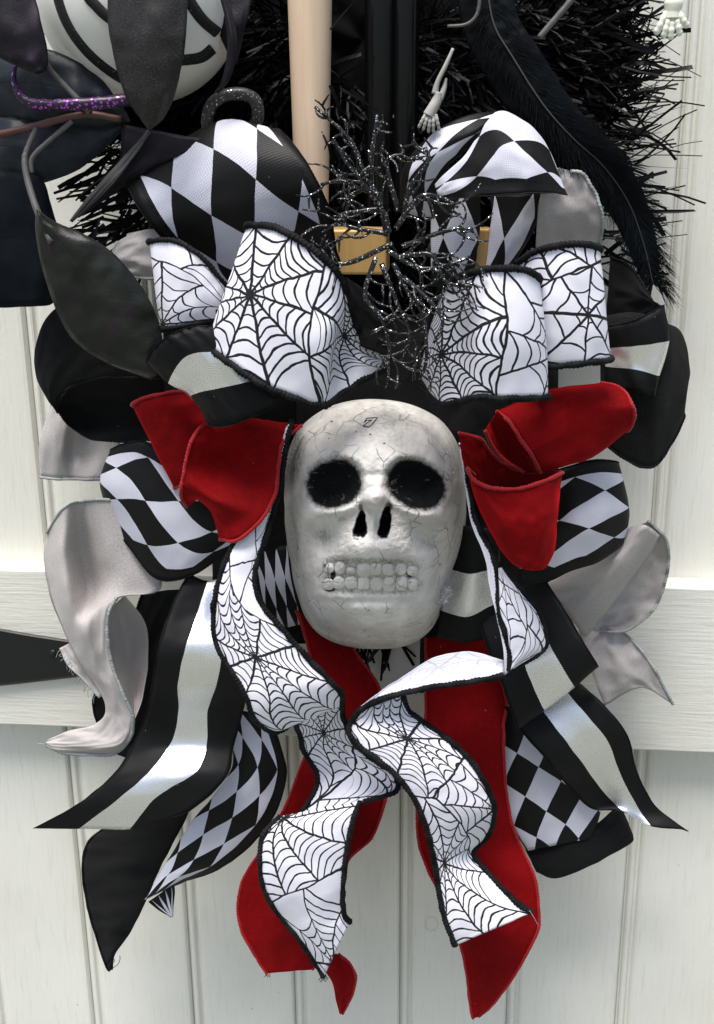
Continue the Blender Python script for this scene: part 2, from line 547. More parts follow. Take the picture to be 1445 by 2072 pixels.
MAT = dict(
    plank=mat_paint("white_door_paint_upright", 'z'),
    rail=mat_paint("white_door_paint_level", 'x'),
    iron=mat_iron(),
    checker=mat_checker(),
    checker_mid=mat_checker("harlequin_satin_mid", 2.8),
    checker_wide=mat_checker("harlequin_satin_wide", 2.3),
    stripe=mat_stripe(),
    velvet=mat_velvet(),
    velvet_edge=mat_simple("red_velvet_edge", (0.28, 0.003, 0.006), 0.7, 0.3, 600, 0.4, sheen=0.2),
    gray=mat_cloth("grey_satin", (0.32, 0.295, 0.28), (0.56, 0.52, 0.50), 0.4, 0.5, 36, 0.4, 0.1, 0.08),
    gray_edge=mat_simple("grey_overlock", (0.22, 0.235, 0.225), 0.8, 0.2, 800, 0.5, (0.32, 0.34, 0.33)),
    linen=mat_cloth("black_linen", (0.0035, 0.0035, 0.0036), (0.017, 0.017, 0.0172), 0.85, 0.12, 34, 0.8, 0.03, 0.0, 0.96, True),
    black_edge=mat_simple("black_overlock", (0.0025, 0.0025, 0.003), 0.7, 0.15, 900, 0.7, (0.011, 0.011, 0.012)),
    tinsel=mat_simple("black_tinsel_foil", (0.0022, 0.0022, 0.0025), 0.42, 0.10, 200, 0.1),
    form=mat_simple("black_wreath_form", (0.004, 0.004, 0.004), 0.9, 0.05, 200, 0.3),
    wood=None, gold=None,
    rod=mat_simple("black_gloss_rod", (0.003, 0.003, 0.0035), 0.2, 0.3, 120, 0.15),
    bone=mat_simple("white_plastic_bone", (0.62, 0.62, 0.52), 0.5, 0.4, 300, 0.2, (0.75, 0.76, 0.66)),
    twig=mat_glitter("black_glitter_twig", (0.010, 0.010, 0.010), (0.95, 0.95, 0.92), 1500, 0.30, 0.22),
    curl=mat_glitter("grey_glitter_curl", (0.022, 0.022, 0.021), (0.5, 0.5, 0.48), 1500, 0.25),
    purple=mat_glitter("purple_glitter", (0.014, 0.002, 0.022), (0.5, 0.10, 0.66), 800, 0.7),
    feather=mat_simple("black_feather", (0.0025, 0.0032, 0.004), 0.6, 0.07, 200, 0.1, (0.006, 0.008, 0.010), sheen=0.0),
    quill=mat_simple("feather_quill", (0.05, 0.05, 0.042), 0.4, 0.4, 200, 0.1),
    stem=mat_simple("red_brown_stem", (0.045, 0.016, 0.014), 0.5, 0.4, 250, 0.3, (0.09, 0.04, 0.035)),
    graystem=mat_simple("grey_stem", (0.05, 0.048, 0.045), 0.5, 0.4, 250, 0.3, (0.1, 0.095, 0.09)),
    ball=mat_simple("white_bauble_paint", (0.66, 0.65, 0.60), 0.35, 0.5, 150, 0.2, (0.74, 0.73, 0.68)),
    ballband=mat_glitter("black_glitter_band", (0.003, 0.003, 0.003), (0.15, 0.15, 0.15), 1500, 0.06, 0.8),
    pencil=mat_simple("dark_pencil", (0.06, 0.055, 0.05), 0.6, 0.2),
)
def mat_wood(name, c1, c2, rough, spec, metallic=0.0):
    k = N(name)
    o = k.obj()
    g = k.noise(k.v_('MULTIPLY', o, (40, 40, 2)), 9, 5, 0.7)
    sp = k.ramp(k.voro(o, 260, 'F1'), 0.0, 0.12, 1, 0)
    c = k.mix(g, c1, c2)
    c = k.mix(k.m_('MULTIPLY', k.m_('MULTIPLY', sp, k.ramp(k.noise(o, 90, 1), 0.6, 0.66)), 0.6), c, (0.2, 0.13, 0.07))
    return k.out(c, rough=rough, spec=spec, metallic=metallic, normal=k.bump(g, 0.12, 0.0004))
MAT['bone_shaded'] = mat_simple("white_plastic_bone_shaded", (0.26, 0.25, 0.23), 0.55, 0.2, 300, 0.2, (0.35, 0.34, 0.31))  # white bone with shade put into its colour, for the dim arm
MAT['wood'] = mat_wood("pale_beech_wood", (0.54, 0.38, 0.25), (0.76, 0.60, 0.44), 0.5, 0.4)
MAT['gold'] = mat_wood("gold_painted_wood", (0.36, 0.22, 0.07), (0.50, 0.32, 0.12), 0.42, 0.4, 0.12)
def mat_leaf(name, c1, c2, c3, rough, spec=0.4):
    k = N(name)
    uv = k.uv(); u, v, _ = k.sep(uv)
    o = k.obj()
    n = k.noise(o, 55, 4, 0.6); n2 = k.noise(k.v_('ADD', o, (3, 1, 2)), 80, 3, 0.6)
    col = k.mix(k.ramp(n, 0.35, 0.65), c1, c2)
    col = k.mix(k.m_('MULTIPLY', k.ramp(n2, 0.52, 0.66), 0.5), col, c3)
    w_ = k.noise(o, 1200, 1)
    ve = k.m_('FRACT', k.m_('ADD', k.m_('MULTIPLY', u, 9.0), k.m_('MULTIPLY', k.m_('ABSOLUTE', k.m_('SUBTRACT', v, 0.5)), -5.0)))
    vein = k.m_('MULTIPLY', k.ramp(k.m_('ABSOLUTE', k.m_('SUBTRACT', ve, 0.5)), 0.0, 0.2, 1, 0), k.ramp(k.noise(o, 70, 2), 0.4, 0.6))
    mid = k.ramp(k.m_('ABSOLUTE', k.m_('SUBTRACT', v, 0.5)), 0.0, 0.03, 1, 0)
    vein = k.m_('ADD', k.m_('MULTIPLY', vein, 0.4), mid)
    return k.out(col, rough=rough, spec=spec, normal=k.bump(k.m_('ADD', k.m_('MULTIPLY', w_, 0.5), k.m_('MULTIPLY', vein, -0.4)), 0.3, 0.0005), sheen=0.02)
MAT['leaf_blue'] = mat_leaf("dark_blue_grey_leaf", (0.011, 0.014, 0.018), (0.020, 0.025, 0.031), (0.010, 0.012, 0.028), 0.5, 0.25)
MAT['leaf_black'] = mat_leaf("black_velvety_leaf", (0.002, 0.003, 0.005), (0.004, 0.006, 0.009), (0.003, 0.003, 0.006), 0.7, 0.1)
MAT['leaf_olive'] = mat_leaf("dark_iridescent_leaf", (0.006, 0.0075, 0.0055), (0.013, 0.015, 0.0115), (0.018, 0.009, 0.017), 0.42, 0.3)
MAT['petal'] = mat_glitter("dark_brown_glitter_petal", (0.009, 0.008, 0.008), (0.14, 0.11, 0.10), 2400, 0.25, 0.6)
MAT['petal2'] = mat_leaf("dark_plum_petal", (0.005, 0.004, 0.006), (0.010, 0.008, 0.012), (0.015, 0.007, 0.02), 0.55, 0.2)

# ------------------------------------------------------------------ ribbons
def strip_grid(stations, nseg=8, across=14, bulge=0.0, wrinkle=2.0, seed=0.0, wl=60.0, crease=None):
    """stations: (d or [d..], [(x, y)..]); returns grid of (px, py, d)"""
    rows = []
    for d, pts in stations:
        ds = d if isinstance(d, (list, tuple)) else [d] * len(pts)
        rows.append(catmull([(x, y, dd) for (x, y), dd in zip(pts, ds)], max(1, across // (len(pts) - 1)) if len(pts) > 2 else across))
    m = min(len(r) for r in rows)
    res = []
    for r in rows:
        if len(r) != m:
            idx = np.linspace(0, len(r) - 1, m)
            lo = np.floor(idx).astype(int); hi = np.minimum(lo + 1, len(r) - 1); f = (idx - lo)[:, None]
            r = r[lo] * (1 - f) + r[hi] * f
        res.append(r.reshape(-1))
    g = catmull(np.array(res), nseg)
    g = g.reshape(len(g), m, 3)
    n = len(g)
    for i in range(n):
        for j in range(m):
            x, y = g[i, j, 0], g[i, j, 1]
            g[i, j, 0] += 1.3 * noise.noise((x / 26, y / 26, seed + 9)); g[i, j, 1] += 1.3 * noise.noise((x / 26, y / 26, seed + 17))
    for j in range(m):
        t = j / (m - 1)
        bl = bulge * 4 * t * (1 - t)
        for i in range(n):
            x, y = g[i, j, 0], g[i, j, 1]
            g[i, j, 2] += bl
            if crease:
                q = 1 - 2.2 * abs(noise.noise((t * crease[1], i / nseg * crease[2], seed + 31)))
                q2 = 1 - 2.2 * abs(noise.noise((t * crease[1] * 2.3 + 7, i / nseg * crease[2] * 1.8, seed + 57)))
                g[i, j, 2] += crease[0] * (q + 0.45 * q2)
            if wrinkle:
                g[i, j, 2] += wrinkle * (noise.noise((x / wl, y / wl, seed)) + 0.4 * noise.noise((x / wl * 2.7, y / wl * 2.7, seed + 5)))
    return g

def strip_mesh(name, g, mat, parent, width_px, flip=False, label=None, thick=0.00025, shear=0.0, dens=1.0, vr=(0.0, 1.0), u0=0.0):
    n, m = g.shape[:2]
    P = [[U(*g[i, j]) for j in range(m)] for i in range(n)]
    mid = [P[i][m // 2] for i in range(n)]
    Lc = [0.0]
    for i in range(1, n):
        a = sum((P[i][j] - P[i - 1][j]).length for j in (0, m // 2, m - 1)) / 3
        Lc.append(Lc[-1] + a)
    W = width_px * S
    uvs = [(u0 + Lc[i] / W * dens + shear * j / (m - 1), vr[0] + (vr[1] - vr[0]) * j / (m - 1)) for i in range(n) for j in range(m)]
    verts = [P[i][j] for i in range(n) for j in range(m)]
    faces = []
    for i in range(n - 1):
        for j in range(m - 1):
            q = (i * m + j, i * m + j + 1, (i + 1) * m + j + 1, (i + 1) * m + j)
            faces.append(q)
    # orient the print side towards the viewer's side of the door
    acc = 0.0
    for q in faces:
        a, b, c, d = [verts[k] for k in q]
        nn = (c - a).cross(d - b)
        acc += nn.dot(CAM - a)
    if (acc < 0) != flip:
        faces = [tuple(reversed(q)) for q in faces]
    o = mesh_obj(name, verts, faces, mat, parent, uvs=uvs, label=label)
    if thick:
        sm = o.modifiers.new("thickness", 'SOLIDIFY')
        sm.thickness = thick
        sm.offset = -1
        sm.use_rim = True
    return o, P

def edge_tube(name, P, mat, parent, r_px, bump=0.13, lam_px=6.5, off=0.0):
    pts = resample(P, 1.7 * S)
    q = random.random() * 90
    pts = [p + Vector((noise.noise((i * .09, q, 0)), noise.noise((i * .09, q, 7)), noise.noise((i * .09, q, 13)))) * (r_px * 0.22 * S) for i, p in enumerate(pts)]
    rr = [r_px * S * (0.92 + 0.22 * noise.noise((i * .07, q, 3)) + 0.16 * noise.noise((i * .4, q, 5))) for i in range(len(pts))]
    v, f, u = tube_geo(pts, rr, 8, bump, lam_px * S, twist=True)
    return mesh_obj(name, v, f, mat, parent, uvs=u)

def uv_at(g, P, W, px, py):
    n, m = g.shape[:2]
    d2 = (g[:, :, 0] - px) ** 2 + (g[:, :, 1] - py) ** 2
    i, j = np.unravel_index(np.argmin(d2), d2.shape)
    L = 0.0
    for k in range(1, i + 1):
        L += sum((P[k][q] - P[k - 1][q]).length for q in (0, m // 2, m - 1)) / 3
    return L / (W * S), j / (m - 1)

def ribbon(parent, name, kind, st, edges='', bulge=0.0, wrinkle=2.0, seed=None, centers=None, flip=False, back=False, label=None, r=None, across=14, wl=60.0, nseg=8, shear=0.0, dens=1.0, vr=(0.0, 1.0), crease=None, mkey=None, u0=0.0):
    if seed is None:
        seed = random.random() * 50
    if crease is None:
        crease = {'gray': (4.5, 3.0, 0.7), 'linen': (4.0, 3.5, 0.8), 'velvet': (4.5, 2.4, 0.7), 'stripe': (1.6, 1.6, 0.8), 'checker': (2.2, 1.8, 0.6), 'web': (1.6, 1.6, 0.7)}[kind]
        across = max(across, 20)
    g = strip_grid(st, nseg, across, bulge, wrinkle, seed, wl, crease)
    W = {'web': 215, 'checker': 285, 'stripe': 200, 'velvet': 210, 'gray': 200, 'linen': 200}[kind]
    if kind == 'web':
        n, m = g.shape[:2]
        P = [[U(*g[i, j]) for j in range(m)] for i in range(n)]
        cs = []
        for c in centers:
            cu, cv = uv_at(g, P, W, c[0], c[1])
            cs.append((cu + (c[6] if len(c) > 6 else 0), cv + (c[7] if len(c) > 7 else 0), c[2], c[3], c[4], c[5]))
        mat = mat_web(cs, back)
    else:
        mat = MAT[mkey or kind]
    o, P = strip_mesh(name, g, mat, parent, W, flip, label, shear=shear, dens=dens, vr=vr, u0=u0)
    em = {'web': 'black_edge', 'velvet': 'velvet_edge', 'gray': 'gray_edge', 'linen': 'black_edge', 'checker': 'black_edge', 'stripe': 'black_edge'}[kind]
    rr = r or {'web': 4.8, 'velvet': 3.3, 'gray': 3.2, 'linen': 2.8, 'checker': 1.2, 'stripe': 0.9}[kind]
    m = g.shape[1]
    for e in edges:
        if e == 'A': path = [row[0] for row in P]
        elif e == 'B': path = [row[m - 1] for row in P]
        elif e == 'S': path = P[0]
        elif e == 'E': path = P[-1]
        edge_tube("overlocked_edge", path, MAT[em], o, rr)
    return o

exec_parts = []
def centre(x, y, d):
    return U(x, y, d)

# ================================================================== THE PLACE
# unseen ground in front of the door, added and greyed to bounce fill light
gk = N("bounce_ground")
gcol = gk.mix(gk.noise(gk.pos(), 3, 4), (0.15, 0.16, 0.125), (0.20, 0.205, 0.175))
gm = gk.out(gcol, rough=0.9, spec=0.2)
ground = mesh_obj("ground", [(-30, -40, -1.25), (30, -40, -1.25), (30, 1, -1.25), (-30, 1, -1.25)], [(0, 1, 2, 3)], gm, kind='structure', smooth=False)

# ---------------- door
door = empty("door", "white painted plank door with a level rail and black strap hinge behind the wreath", "door", Vector((0, 0, -0.6)))
xl = U(190, 2060, 0).x
xr = U(1249, 2060, 0).x
pitch = (xr - xl) / 5
z0, z1 = -0.75, 0.55
for i in range(-2, 8):
    xa = xl + pitch * i
    q = S
    prof = [(-2.5, -22), (-2.5, -13), (1, -11), (3, -5), (6.5, -1.5), (10, -1.0), (13.5, -2.5), (16.5, -8), (19, -10.5), (22, -10), (26, -4), (31, -0.8), (38, 0)]
    Wp = pitch / S
    prof += [(Wp - 16, 0), (Wp - 9, -1), (Wp - 5.5, -5), (Wp - 3.5, -11), (Wp - 3.2, -22)]
    verts, faces = [], []
    for zz in (z0, z1):
        for (x, d) in prof:
            verts.append((xa + x * S, -d * S, zz))
    k = len(prof)
    for j in range(k - 1):
        faces.append((j, j + 1, k + j + 1, k + j))
    faces.append((0, k, 2 * k - 1, k - 1))
    pl = mesh_obj("plank", verts, faces, MAT['plank'], door, smooth=False)
# backing board so that no light leaks through the joints
zt = U(722, 1172, 58).z
zb = U(722, 1495, 58).z
def bevel_box(name, a, b, bev, mat, parent, seg=3):
    bm = bmesh.new()
    bmesh.ops.create_cube(bm, size=1.0)
    sx, sy, sz = (b[0] - a[0]), (b[1] - a[1]), (b[2] - a[2])
    for v in bm.verts:
        v.co = Vector((a[0] + (v.co.x + .5) * sx, a[1] + (v.co.y + .5) * sy, a[2] + (v.co.z + .5) * sz))
    bmesh.ops.bevel(bm, geom=list(bm.edges), offset=bev, segments=seg, affect='EDGES', profile=0.5)
    vs = [v.co.copy() for v in bm.verts]
    fs = [tuple(v.index for v in f.verts) for f in bm.faces]
    bm.verts.ensure_lookup_table()
    bm.verts.index_update()
    fs = [tuple(v.index for v in f.verts) for f in bm.faces]
    bm.free()
    return mesh_obj(name, vs, fs, mat, parent, smooth=False)
bevel_box("cross_rail", (-0.6, -58 * S, zb), (0.6, 0.8 * S, zt), 3.5 * S, MAT['rail'], door)
bevel_box("back_board", (-0.6, 21 * S, z0), (0.6, 40 * S, z1), 1 * S, MAT['plank'], door)
# strap hinge
hv, hf = [], []
hp_t = [(-120, 1250), (-40, 1264), (30, 1277), (90, 1287), (150, 1296), (210, 1303), (260, 1312)]
hp_b = [(-120, 1392), (-40, 1391), (30, 1385), (90, 1378), (150, 1371), (210, 1364), (260, 1352)]
ct, cb = catmull(hp_t, 6), catmull(hp_b, 6)
for (x, y), (x2, y2) in zip(ct, cb):
    hv += [U(x, y, 58.6), U(x, y + 2, 71), U(x, y + 5, 74), U(x2, y2 - 5, 74), U(x2, y2 - 2, 71), U(x2, y2, 58.6)]
for i in range(len(ct) - 1):
    for j in range(5):
        hf.append((i * 6 + j, i * 6 + j + 1, (i + 1) * 6 + j + 1, (i + 1) * 6 + j))
hinge = mesh_obj("strap_hinge", hv, hf, MAT['iron'], door, smooth=False, label="black iron strap hinge on the left end of the rail")
def dome(name, px, py, d, r, h, mat, parent):
    g = Geo()
    c = U(px, py, d)
    vs, fs = [], []
    nr, na = 5, 16
    for i in range(nr + 1):
        a = math.pi / 2 * i / nr
        for s in range(na):
            t = 2 * math.pi * s / na
            vs.append(c + Vector((math.cos(t) * math.cos(a) * r * S, -math.sin(a) * h * S, math.sin(t) * math.cos(a) * r * S)))
    for i in range(nr):
        for s in range(na):
            fs.append((i * na + s, i * na + (s + 1) % na, (i + 1) * na + (s + 1) % na, (i + 1) * na + s))
    return mesh_obj(name, vs, fs, mat, parent)
dome("bolt_head", 107, 1322, 74, 8, 4, MAT['iron'], hinge)
ring_pts = [U(873 + 13 * math.cos(a), 1870 + 14 * math.sin(a), 0.5) for a in np.linspace(0, 2 * math.pi, 30)]
v, f, u = tube_geo(ring_pts, 1.6 * S, 6)
mesh_obj("filled_screw_hole", v, f, MAT['plank'], door)

# ---------------- wreath of black tinsel
wreath = empty("tinsel_wreath", "round black tinsel wreath hanging on the door behind the bows", "wreath", U(735, 80, 60))
vs, fs = [], []
nr, na = 20, 72
for i in range(nr + 1):
    rho = i / nr
    for s in range(na):
        a = 2 * math.pi * s / na
        R = 520 + 26 * noise.noise((math.cos(a) * 4, math.sin(a) * 4, 3))
        px, py = 735 + R * rho * math.cos(a), 80 + R * rho * math.sin(a)
        d = 4 + 110 * math.sqrt(max(0, 1 - rho ** 2.5)) + 16 * noise.noise((px / 40, py / 40, 1)) * (1 - rho ** 6)
        vs.append(U(px, py, d))
for i in range(nr):
    for s in range(na):
        fs.append((i * na + s, i * na + (s + 1) % na, (i + 1) * na + (s + 1) % na, (i + 1) * na + s))
mesh_obj("wreath_form", vs, fs, MAT['form'], wreath)

def strip_blade(px, py, d, ang, L, wpx, dd, bend, rnd):
    """tinsel blade: root pixel, direction angle in the door plane, length, width, depth rise, sideways bend"""
    pts = []
    n = 4
    x, y = px, py
    for i in range(n + 1):
        t = i / n
        pts.append((x, y, d + dd * t - 12 * t * t))
        a = ang + bend * t
        x += math.cos(a) * L / n; y += math.sin(a) * L / n
    vs, fs = [], []
    tw0 = rnd.gauss(0, 0.55)
    for i, (x, y, dd_) in enumerate(pts):
        a = ang + bend * i / n
        tw = tw0 + 0.5 * i / n
        ox, oy = -math.sin(a) * wpx * 0.5 * math.cos(tw), math.cos(a) * wpx * 0.5 * math.cos(tw)
        od = wpx * 0.5 * math.sin(tw)
        vs += [U(x + ox, y + oy, dd_ + od), U(x - ox, y - oy, dd_ - od)]
    for i in range(n):
        fs.append((2 * i, 2 * i + 1, 2 * i + 3, 2 * i + 2))
    return vs, fs
rnd = random.Random(11)
G_t = Geo()
for _ in range(7500):
    a = rnd.uniform(-0.35, math.pi + 0.35)
    rad = 530 * math.sqrt(rnd.uniform(0.03, 1.0))
    px, py = 735 + rad * math.cos(a), 80 + rad * math.sin(a)
    da = a + rnd.gauss(0, 0.75)
    L = rnd.uniform(45, 115)
    v, f = strip_blade(px, py, 70 + 80 * math.sqrt(max(0.02, 1 - (rad / 545) ** 2)) , da, L, rnd.choice((2, 3, 4, 5, 7)), rnd.uniform(0, 60), rnd.gauss(0, .5), rnd)
    G_t.add(v, f)
G_t.obj("tinsel", MAT['tinsel'], wreath, kind='stuff', smooth=False)
# the strips that stand clear of the mass, one by one
def clear_strip(px, py, d, ang, L, wpx, dd=20, bend=0.0):
    v, f = strip_blade(px, py, d, ang, L, wpx, dd, bend, rnd)
    mesh_obj("tinsel_strip", v, f, MAT['tinsel'], wreath, smooth=False)
for _ in range(150):          # right-hand rim
    py = rnd.uniform(10, 560)
    px = rnd.uniform(1180, 1290) - max(0, py - 380) * 0.1
    clear_strip(px, py, rnd.uniform(60, 170), rnd.gauss(-0.28 + (py - 150) * 0.0011, 0.42), rnd.uniform(60, 155), rnd.choice((2, 2.5, 3, 4, 5, 7, 10)), rnd.uniform(0, 40), rnd.gauss(0, .45))
for _ in range(90):          # left-hand rim
    py = rnd.uniform(300, 500)
    px = rnd.uniform(190, 320)
    clear_strip(px, py, rnd.uniform(60, 150), rnd.gauss(math.pi - 0.45, 0.35), rnd.uniform(50, 110), rnd.uniform(4, 10), rnd.uniform(0, 40), rnd.uniform(-.4, .4))
for _ in range(22):
    clear_strip(rnd.uniform(75, 190), rnd.uniform(0, 90), rnd.uniform(60, 130), rnd.gauss(math.pi - 0.2, 0.5), rnd.uniform(50, 90), rnd.uniform(3, 7))
for _ in range(34):          # below the skull
    clear_strip(rnd.uniform(705, 800), rnd.uniform(1240, 1300), rnd.uniform(60, 110), rnd.gauss(math.pi / 2 + 0.15, 0.3), rnd.uniform(60, 110), rnd.uniform(4, 8), 10)
for (x, y, an, L, ww) in ((668, 60, -0.9, 70, 5), (672, 128, -0.35, 62, 8), (676, 160, 0.15, 50, 8), (668, 172, 1.15, 60, 8), (690, 180, 0.5, 88, 9), (664, 285, 1.35, 75, 7), (676, 290, 1.25, 75, 7), (700, 245, 0.1, 34, 7)):
    clear_strip(x, y, 235, an, L, ww, 5, 0.1)

# ---------------- black linen bow
linen = empty("linen_ribbon_bow", "black linen ribbon loops and tails at the back of the bow", "ribbon bow", U(735, 760, 180))
ribbon(linen, "loop", 'linen', [(190, [(215, 600), (340, 770)]), (235, [(140, 611), (250, 764)]), (255, [(96, 640), (182, 768)]), (255, [(71, 705), (135, 788)]), (245, [(74, 765), (114, 820)]),
        (235, [(98, 812), (117, 836)])], 'B', bulge=16, wrinkle=5)
ribbon(linen, "loop", 'linen', [(215, [(114, 820), (116, 826)]), (195, [(150, 778), (138, 858)]), (180, [(200, 766), (188, 888)]), (178, [(260, 764), (262, 893)]), (175, [(330, 770), (340, 885)])], 'B', bulge=-30, wrinkle=3)
ribbon(linen, "loop", 'linen', [(210, [(1215, 640), (1215, 890)]), (235, [(1285, 632), (1255, 922)]), (240, [(1345, 652), (1300, 945)]), (225, [(1381, 675), (1335, 934)]), (190, [(1397, 755), (1384, 846)]), (150, [(1380, 760), (1365, 830)])], 'B', bulge=22, wrinkle=5)
ribbon(linen, "loop", 'linen', [(170, [(1235, 520), (1225, 660)]), (200, [(1280, 545), (1290, 650)]), (205, [(1320, 610), (1345, 620)])], 'A', bulge=8, wrinkle=4)
ribbon(linen, "tail", 'linen', [(190, [(275, 1630), (395, 1590)]), (205, [(205, 1680), (380, 1650)]), (215, [(174, 1712), (346, 1715)]), (218, [(168, 1770), (318, 1770)]), (218, [(178, 1835), (293, 1830)]),
        (214, [(196, 1900), (265, 1885)]), (210, [(214, 1952), (234, 1930)]), (208, [(221, 1965), (229, 1962)])], 'A', bulge=10, wrinkle=3, crease=(6, 1.2, 1.5))
ribbon(linen, "tail", 'linen', [(150, [(290, 1200), (385, 1190)]), (165, [(252, 1290), (345, 1310)]), (170, [(200, 1385), (325, 1400)]), (175, [(190, 1440), (300, 1470)]), (175, [(230, 1525), (290, 1545)])], 'A', wrinkle=6)
ribbon(linen, "tail", 'linen', [(165, [(1050, 1690), (1085, 1765)]), (175, [(1095, 1712), (1125, 1778)]), (180, [(1155, 1700), (1185, 1757)]), (178, [(1210, 1665), (1240, 1728)]), (165, [(1242, 1638), (1279, 1704)]), (150, [(1262, 1640), (1282, 1690)])], '', bulge=8, wrinkle=3)
# loops behind the skull
for (x0, y0, x1, y1, dd) in ((330, 640, 610, 880, 150), (480, 820, 660, 1300, 120), (880, 720, 1130, 960, 150), (850, 900, 1010, 1400, 120), (600, 640, 940, 900, 170), (640, 860, 900, 1290, 110), (1010, 930, 1130, 1300, 130), (430, 1050, 560, 1300, 130), (860, 1290, 1000, 1440, 105)):
    ribbon(linen, "loop", 'linen', [(dd, [(x0, y0), (x0, y1)]), (dd + 20, [(x0 * .65 + x1 * .35, y0), (x0 * .65 + x1 * .35, y1)]), (dd + 5, [(x0 * .3 + x1 * .7, y0), (x0 * .3 + x1 * .7, y1)]), (dd - 10, [(x1, y0), (x1, y1)])], 'AB', bulge=10, wrinkle=12, wl=70)

# ---------------- grey satin bow
gray = empty("satin_ribbon_bow", "silver grey satin ribbon with stitched edges curling out at the sides of the bow", "ribbon bow", U(735, 1000, 200))
ribbon(gray, "loop", 'gray', [(235, [(1085, 505), (1216, 492)]), (258, [(1088, 430), (1219, 440)]), (266, [(1100, 375), (1206, 395)]), (262, [(1125, 344), (1180, 353)]), (250, [(1140, 343), (1155, 346)])], 'B', bulge=-14, wrinkle=6)
ribbon(gray, "loop", 'gray', [(270, [(220, 522), (224, 553)]), (290, [(240, 488), (252, 558)]), (295, [(295, 464), (300, 563)]), (290, [(345, 470), (350, 560)])], 'B', bulge=8, wrinkle=2)
ribbon(gray, "loop", 'gray', [(80, [(118, 800), (95, 890), (96, 960)]), (105, [(110, 800), (80, 895), (83, 966)]), ([120, 135, 120], [(135, 800), (115, 890), (122, 969)]), ([115, 100, 115], [(180, 830), (165, 900), (168, 970)]), (110, [(250, 860), (240, 920), (232, 972)])], 'B', wrinkle=2, crease=(6, 1.6, 1.4))
ribbon(gray, "tail", 'gray', [
    ([235, 268, 238, 265, 250], [(95, 1078), (130, 1026), (165, 1014), (205, 1011), (262, 1014)]),
    ([222, 280, 205, 262, 240], [(89, 1130), (128, 1122), (168, 1112), (222, 1105), (300, 1095)]),
    ([228, 292, 208, 262, 252], [(99, 1200), (140, 1206), (182, 1196), (235, 1182), (326, 1192)]),
    ([255, 292, 285, 275], [(122, 1260), (158, 1265), (192, 1243), (236, 1209)]),
    ([262, 285, 285, 282], [(149, 1320), (178, 1326), (202, 1310), (217, 1280)]),
    ([262, 278, 282, 285], [(178, 1365), (199, 1371), (216, 1362), (228, 1350)]),
    ([262, 272, 280, 288], [(204, 1405), (220, 1411), (237, 1410), (250, 1405)]),
    ([265, 270, 275, 280], [(213, 1442), (234, 1456), (254, 1462), (269, 1452)]),
    ([262, 275, 280, 272], [(188, 1468), (214, 1489), (244, 1500), (263, 1492)]),
    ([255, 272, 278, 268], [(140, 1478), (163, 1499), (195, 1515), (230, 1525)]),
    ([250, 258, 262, 258], [(102, 1494), (108, 1503), (119, 1513), (130, 1523)]),
    (250, [(91, 1503), (91, 1505), (92, 1507), (93, 1509)])], 'S', wrinkle=2, wl=50, across=24, crease=(3.5, 3.0, 0.7))
# stitched edge of that tail, only along its free side
g4 = [(236, 1209, 276), (222, 1235, 280), (217, 1280, 283), (228, 1350, 286), (250, 1405, 289), (269, 1452, 281), (263, 1492, 273), (230, 1525, 269), (180, 1527, 268), (130, 1523, 259), (93, 1509, 250)]
edge_tube("overlocked_edge", [U(*p) for p in catmull(g4, 10)], MAT['gray_edge'], [o for o in gray.children if o.name.startswith("tail")][-1], 4.0)
ribbon(gray, "tail", 'gray', [(272, [(224, 1232), (252, 1204)]), ([270, 215], [(217, 1288), (294, 1262)]), ([274, 200], [(228, 1350), (299, 1335)]), ([278, 212], [(250, 1405), (289, 1408)]), (275, [(268, 1450), (273, 1453)])], '', bulge=-35, wrinkle=2)
ribbon(gray, "tail", 'gray', [(235, [(121, 1312), (148, 1296)]), (245, [(136, 1345), (168, 1322)]), (250, [(166, 1375), (196, 1365)]), (255, [(200, 1412), (216, 1402)])], '', wrinkle=3)
ribbon(gray, "loop", 'gray', [([150, 175, 150], [(1090, 1190), (1135, 1230), (1185, 1290)]), ([180, 215, 170], [(1175, 1140), (1212, 1178), (1240, 1225)]), ([200, 232, 190], [(1238, 1095), (1272, 1118), (1295, 1150)]), ([205, 228, 215], [(1275, 1066), (1306, 1062), (1335, 1084)])], '', wrinkle=2, across=20, crease=(7, 2.4, 0.7))
ribbon(gray, "loop", 'gray', [(195, [(1280, 1070), (1312, 1055)]), (190, [(1300, 1100), (1349, 1095)]), (175, [(1262, 1150), (1350, 1160)]), (165, [(1235, 1200), (1326, 1228)]), (160, [(1205, 1250), (1276, 1272)]), (160, [(1190, 1275), (1230, 1279)])], 'B', bulge=-18, wrinkle=2, crease=(7, 2.0, 1.6))
ribbon(gray, "tail", 'gray', [(130, [(1170, 1270), (1215, 1262), (1250, 1272)]), (150, [(1185, 1325), (1235, 1310), (1284, 1300)]), (158, [(1205, 1378), (1265, 1362), (1322, 1350)]), (150, [(1224, 1428), (1300, 1392), (1363, 1427)])], 'B', wrinkle=2, crease=(8, 2.6, 0.8))

